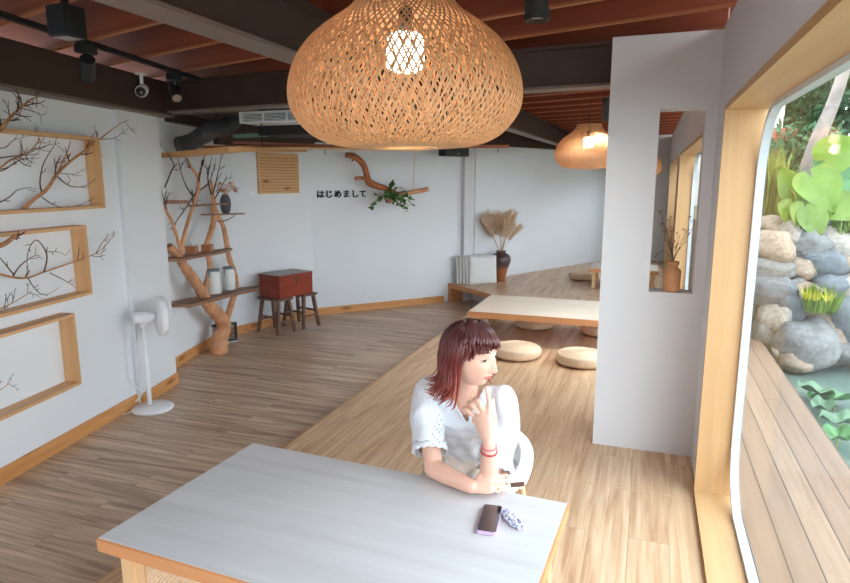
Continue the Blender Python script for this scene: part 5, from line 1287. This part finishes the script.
for i, (x, y, hw, hh, Y) in enumerate(rocks):
    pr = protos[i % 8]; o = pr if i < 8 else pr.copy()
    if i >= 8: COL.objects.link(o)
    c = ony(x, y, Y); sc_ = (Y+.0)/FPX*1.05; o.location = c; sx_ = max(.05, hw*sc_*1.12); sz = max(.05, hh*sc_*1.15); o.scale = (sx_, (sx_+sz)/2*1.2, sz); o.rotation_euler = (0, R((i*7) % 16-8), R((i*23) % 30-15))
    rw = sorted(q_[0]+q_[1]*.001 for q_ in rocks if rown(q_[1]) == rown(y)); k_ = rw.index(x+y*.001)
    tag(o, '%s boulder, %s in %s of the rock wall' % (['tan', 'grey', 'bluish grey', 'pale'][i % 4], ordn[k_], ['the top row', 'row two', 'row three', 'row four', 'row five', 'the lowest row'][rown(y)]), 'rock', 'boulders of the pond rock wall')
# soil bank behind the rocks
mb = MB(); vs = []; fs = []; nx_, ny_ = 30, 16
for j in range(ny_+1):
    for i in range(nx_+1):
        x = .7+14*i/nx_; y = 8.35+12*j/ny_; z = -.6+min(1, j/1.2)*1.62+.05*j*.6+.12*noise.noise(V((x, y, 0))); vs.append((x, y, z))
mb.add(vs, [(j*(nx_+1)+i, j*(nx_+1)+i+1, (j+1)*(nx_+1)+i+1, (j+1)*(nx_+1)+i) for j in range(ny_) for i in range(nx_)], True); struct('ground_bank', mb, M_ground)
# plants
M_taro = mat('taro_leaf', (112, 140, 44), .4, noise_s=4, noise_a=.15); translucent(M_taro, .3); M_taro2 = mat('taro_leaf_deep', (62, 116, 58), .4, noise_s=4, noise_a=.15); M_grass = mat('bamboo_grass', (142, 146, 60), .6, noise_s=3, noise_a=.25); M_tree = mat('tree_leaves', (56, 92, 54), .7, noise_s=1.5, noise_a=.35); M_tree2 = mat('tree_leaves_pale', (96, 122, 80), .7, noise_s=1.5, noise_a=.3); M_tk = mat('grey_bark', (128, 118, 110), .8, noise_s=6, noise_a=.25, bump=.4, bump_s=20); M_yel = mat('yellow_bract', (176, 174, 60), .6)
def bigleaf(m, c, fd_, nrm_, L, W):
    """heart-shaped taro blade hanging from its notch at c"""
    fd_ = fd_.normalized(); sd = fd_.cross(nrm_).normalized(); nn = sd.cross(fd_); K = 12; vs = []; rows = []
    sh = [(-.22, .26), (-.16, .40), (0, .50), (.15, .52), (.3, .49), (.45, .43), (.6, .34), (.75, .23), (.88, .11), (1, .0)]
    for f, w_ in sh:
        for q in (-1, -.75, -.5, -.25, 0, .25, .5, .75, 1):
            ff = f if not (q == 0 and f < 0) else 0.0
            vs.append(c+fd_*L*ff+sd*W*w_*q+nn*(-.10*L*ff*abs(ff)+.10*W*abs(q)-.022*W*sin(f*34-abs(q)*5)*min(1, abs(q)*2)))
    m.add(vs, [(i*9+j, i*9+j+1, (i+1)*9+j+1, (i+1)*9+j) for i in range(len(sh)-1) for j in range(8)], True)
def taro(label, base_px, Y, leaves, mt, zb=None):
    b = ony(base_px[0], base_px[1], Y); t = thing('taro_plant', label, 'plant', b)
    rg_ = random.Random(int(base_px[0]))
    for (x, y, dy, L, ang_) in leaves:
        c = ony(x, y, Y+dy); P_, Q_ = smooth_path([b, b*.45+c*.55+V((0, 0, .1)), c], [.018, .013, .008], 5); m = MB(); m.tube(P_, Q_, 6); m.cur = 1
        fd_ = V((cos(R(ang_)), -.35, sin(R(ang_)))); bigleaf(m, c, fd_, V((.1, -1, .55)), L*.8, L*.84); m.build('leaf', [M_grass, mt], t)
taro('taro plant with big lime leaves on the bank right of the bamboo grass', (818, 222), 8.9, [(812, 178, -.3, .62, -60), (826, 160, .1, .6, 30), (806, 196, -.1, .5, -110), (832, 205, -.3, .5, -20)], M_taro)
taro('taro plant with large deep green leaves at the window\'s right', (846, 222), 9.2, [(838, 158, 0, .75, -75), (854, 146, .3, .8, -60), (858, 190, -.3, .6, -100), (842, 186, -.2, .45, -80)], M_taro2)
taro('low taro plant with hanging leaves at the top of the rock wall', (800, 226), 8.7, [(793, 205, -.2, .4, -90), (810, 214, -.3, .4, -70), (790, 190, .1, .42, 120), (804, 208, -.3, .35, -100)], M_taro)
def tuft(label, px, Y, n, L, mt, name='bamboo_grass', cat='plant', spread=.5, w_=.02, seed=1):
    b = ony(px[0], px[1], Y); m = MB(); rg_ = random.Random(seed)
    for i in range(n):
        az = rg_.uniform(0, 2*pi); s_ = rg_.uniform(.05, spread); d_ = V((cos(az)*s_, sin(az)*s_, 1)); m.leaf(V((rg_.uniform(-.12, .12), rg_.uniform(-.1, .1), 0)), d_, V((cos(az), sin(az), 0)), L*rg_.uniform(.5, 1), w_*rg_.uniform(.7, 1.3), .5, 5)
    o = m.build(name, mt); o.location = b; return tag(o, label, cat)
tuft('tall yellow-green bamboo grass at the window\'s left edge', (768, 225), 9.1, 240, .95, M_grass, spread=.5, seed=2)
tuft('shorter yellow-green grass tuft behind the first boulders', (788, 222), 9.0, 160, .6, M_grass, spread=.7, seed=3)
tuft('bright flowering grass between the two taro plants', (832, 200), 9.4, 150, .6, M_yel, spread=.8, seed=5)
tuft('green ferny tuft growing between rocks over the pond', (818, 312), 7.75, 120, .3, M_taro, name='fern', spread=1.6, w_=.03, seed=4)
tuft('yellow star-shaped bract plant on the rock wall above the pond', (816, 300), 7.5, 50, .13, M_yel, name='bract_plant', spread=2.4, w_=.018, seed=6)
tuft('small trailing fern on top of the right boulders', (846, 234), 8.5, 90, .22, M_taro, name='fern', spread=2.0, w_=.03, seed=8)
# water plants by the deck
M_lotus = mat('lotus_leaf', (80, 116, 84), .5, noise_s=5, noise_a=.2)
for k, (x, y, r_, lb) in enumerate([(815, 392, .16, 'round lotus leaf nearest the rock wall on the pond'), (833, 400, .2, 'large tilted lotus leaf beside the deck edge'), (842, 422, .16, 'bright lotus leaf low by the deck at the picture edge'), (838, 438, .12, 'small lotus leaf lowest by the deck edge'), (822, 408, .1, 'little lotus leaf between deck and larger leaf')]):
    p = onz(x, y, -.24); p.x = max(p.x, 1.36+r_); m = MB(); n = 28; vs = [(0, 0, .0)]
    for j in (1, 2, 3):
        for q in range(n): a = 2*pi*q/n; rr = r_*j/3; vs.append((rr*cos(a), rr*sin(a), .018*j*j/3+.008*sin(a*5)*j))
    m.add(vs, [(0, 1+q, 1+(q+1) % n) for q in range(n)]+[(1+j*n+q, 1+(j+1)*n+q, 1+(j+1)*n+(q+1) % n, 1+j*n+(q+1) % n) for j in range(2) for q in range(n)], True); m.cur = 1; m.tube([(0, 0, 0), (0.02, 0, -.12)], .006, 6)
    o = m.build('lotus_leaf', [M_lotus if k % 2 == 0 else M_taro2, M_grass]); o.location = p; o.rotation_euler = (R(-14 if k == 1 else -5), R(8), k); tag(o, lb, 'plant')
# trees
def canopy(m, c, rad, n, leaf, rg_):
    c = V(c)
    for i in range(n):
        d_ = V((rg_.gauss(0, 1), rg_.gauss(0, 1), rg_.gauss(0, 1))).normalized(); k_ = (.55+.45*rg_.random()); b = 1+.25*noise.noise(d_*2.2+c); p = c+V((d_.x*rad[0], d_.y*rad[1], d_.z*rad[2]))*k_*b
        u_ = V((rg_.gauss(0, 1), rg_.gauss(0, 1), rg_.gauss(0, 1))); m.leaf(p, (d_+u_*.7), d_, leaf*rg_.uniform(.7, 1.3), leaf*.5, .2, 2)
def tree(label, x, y, zb, h, rad, n, leaf, mt, seed, lean=(0, 0)):
    t = thing('tree', label, 'tree', (x, y, zb)); rg_ = random.Random(seed); m = MB(); m.ctube([(0, 0, 0), (lean[0]*.3, lean[1]*.3, h*.35), (lean[0], lean[1], h*.8)], [.14, .11, .06], 10)
    for k in range(6): a = k*1.1; z = h*(.35+.07*k); m.tube([(lean[0]*.4, 0, z), (cos(a)*rad[0]*.5+lean[0], sin(a)*rad[1]*.5, z+h*.2)], [.05, .02], 7)
    m.build('trunk', M_tk, t, local=True); m = MB()
    for k in range(5): canopy(m, (lean[0]+rg_.uniform(-.5, .5)*rad[0], lean[1]+rg_.uniform(-.5, .5)*rad[1], h*.72+rg_.uniform(-.35, .35)*rad[2]), tuple(r_*.68 for r_ in rad), n//5, leaf, rg_)
    m.build('foliage', mt, t, local=True)
tree('dense dark green tree behind the taro plants', 5.2, 15.5, .2, 4.8, (2.4, 1.6, 2.3), 5200, .20, M_tree, 1)
tree('leafy green tree at the window\'s far right', 7.9, 15.0, .2, 5.0, (2.3, 1.6, 2.5), 4200, .20, M_tree, 2)
tree('pale airy tree rising above the others near the window head', 6.0, 19.5, .2, 8.0, (3.6, 2, 3.4), 5000, .22, M_tree2, 3)
tree('mid green tree beside the neighbouring house', 3.6, 17.5, .2, 4.0, (1.5, 1.4, 1.8), 3200, .18, M_tree2, 4)
tree('dark shrubby tree low behind the bamboo grass', 3.0, 13.0, .2, 2.2, (1.3, .8, 1.0), 2600, .14, M_tree, 5)
a = ony(809, 165, 10.5); b = ony(856, 32, 10.9); m = MB(); m.ctube([V((a.x-.12, a.y, .6)), a, a.lerp(b, .5)+V((.03, 0, 0)), b, b+(b-a)*.4], [.12, .11, .085, .075, .06], 12); o = m.build('leaning_trunk', M_tk, base=(a.x-.12, a.y, .6)); tag(o, 'bare grey tree trunk leaning right in front of the trees', 'tree')
# neighbouring house
M_brick = mat('red_brick', (168, 96, 74), .85, noise_s=12, noise_a=.2); M_tile = mat('terracotta', (182, 110, 84), .8, noise_s=8, noise_a=.15)
hx = ony(776, 120, 13.5); t = thing('house', 'neighbouring house corner with white windows and red brick ledge', 'building', (hx.x, 13.5, .2))
m = MB(); m.box((-2.2, 0, -.8), (.12, 4, 4.6)); m.build('wall', mat('render_pale', (206, 204, 200), .85), t, local=True)
m = MB(); zz = hx.z-.2; m.box((-.3, -.35, zz-.42), (.30, .0, zz-.18)); m.box((-.22, -.28, -.8), (.10, .0, zz-.42)); m.build('brick_ledge', M_tile, t, local=True)
for k in range(3):
    m = MB(); x0 = -.62+k*.26; m.box((x0, -.05, zz+.05), (x0+.22, 0, zz+1.2)); f_ = m.build('window', M_whitem, t, local=True); m = MB(); m.box((x0+.04, -.06, zz+.10), (x0+.18, -.05, zz+1.15)); m.build('pane', mat('dull_pane', (150, 162, 168), .1), f_, local=True)
m = MB(); m.box((-.35, -.2, -.8), (.05, -.02, zz-.5));
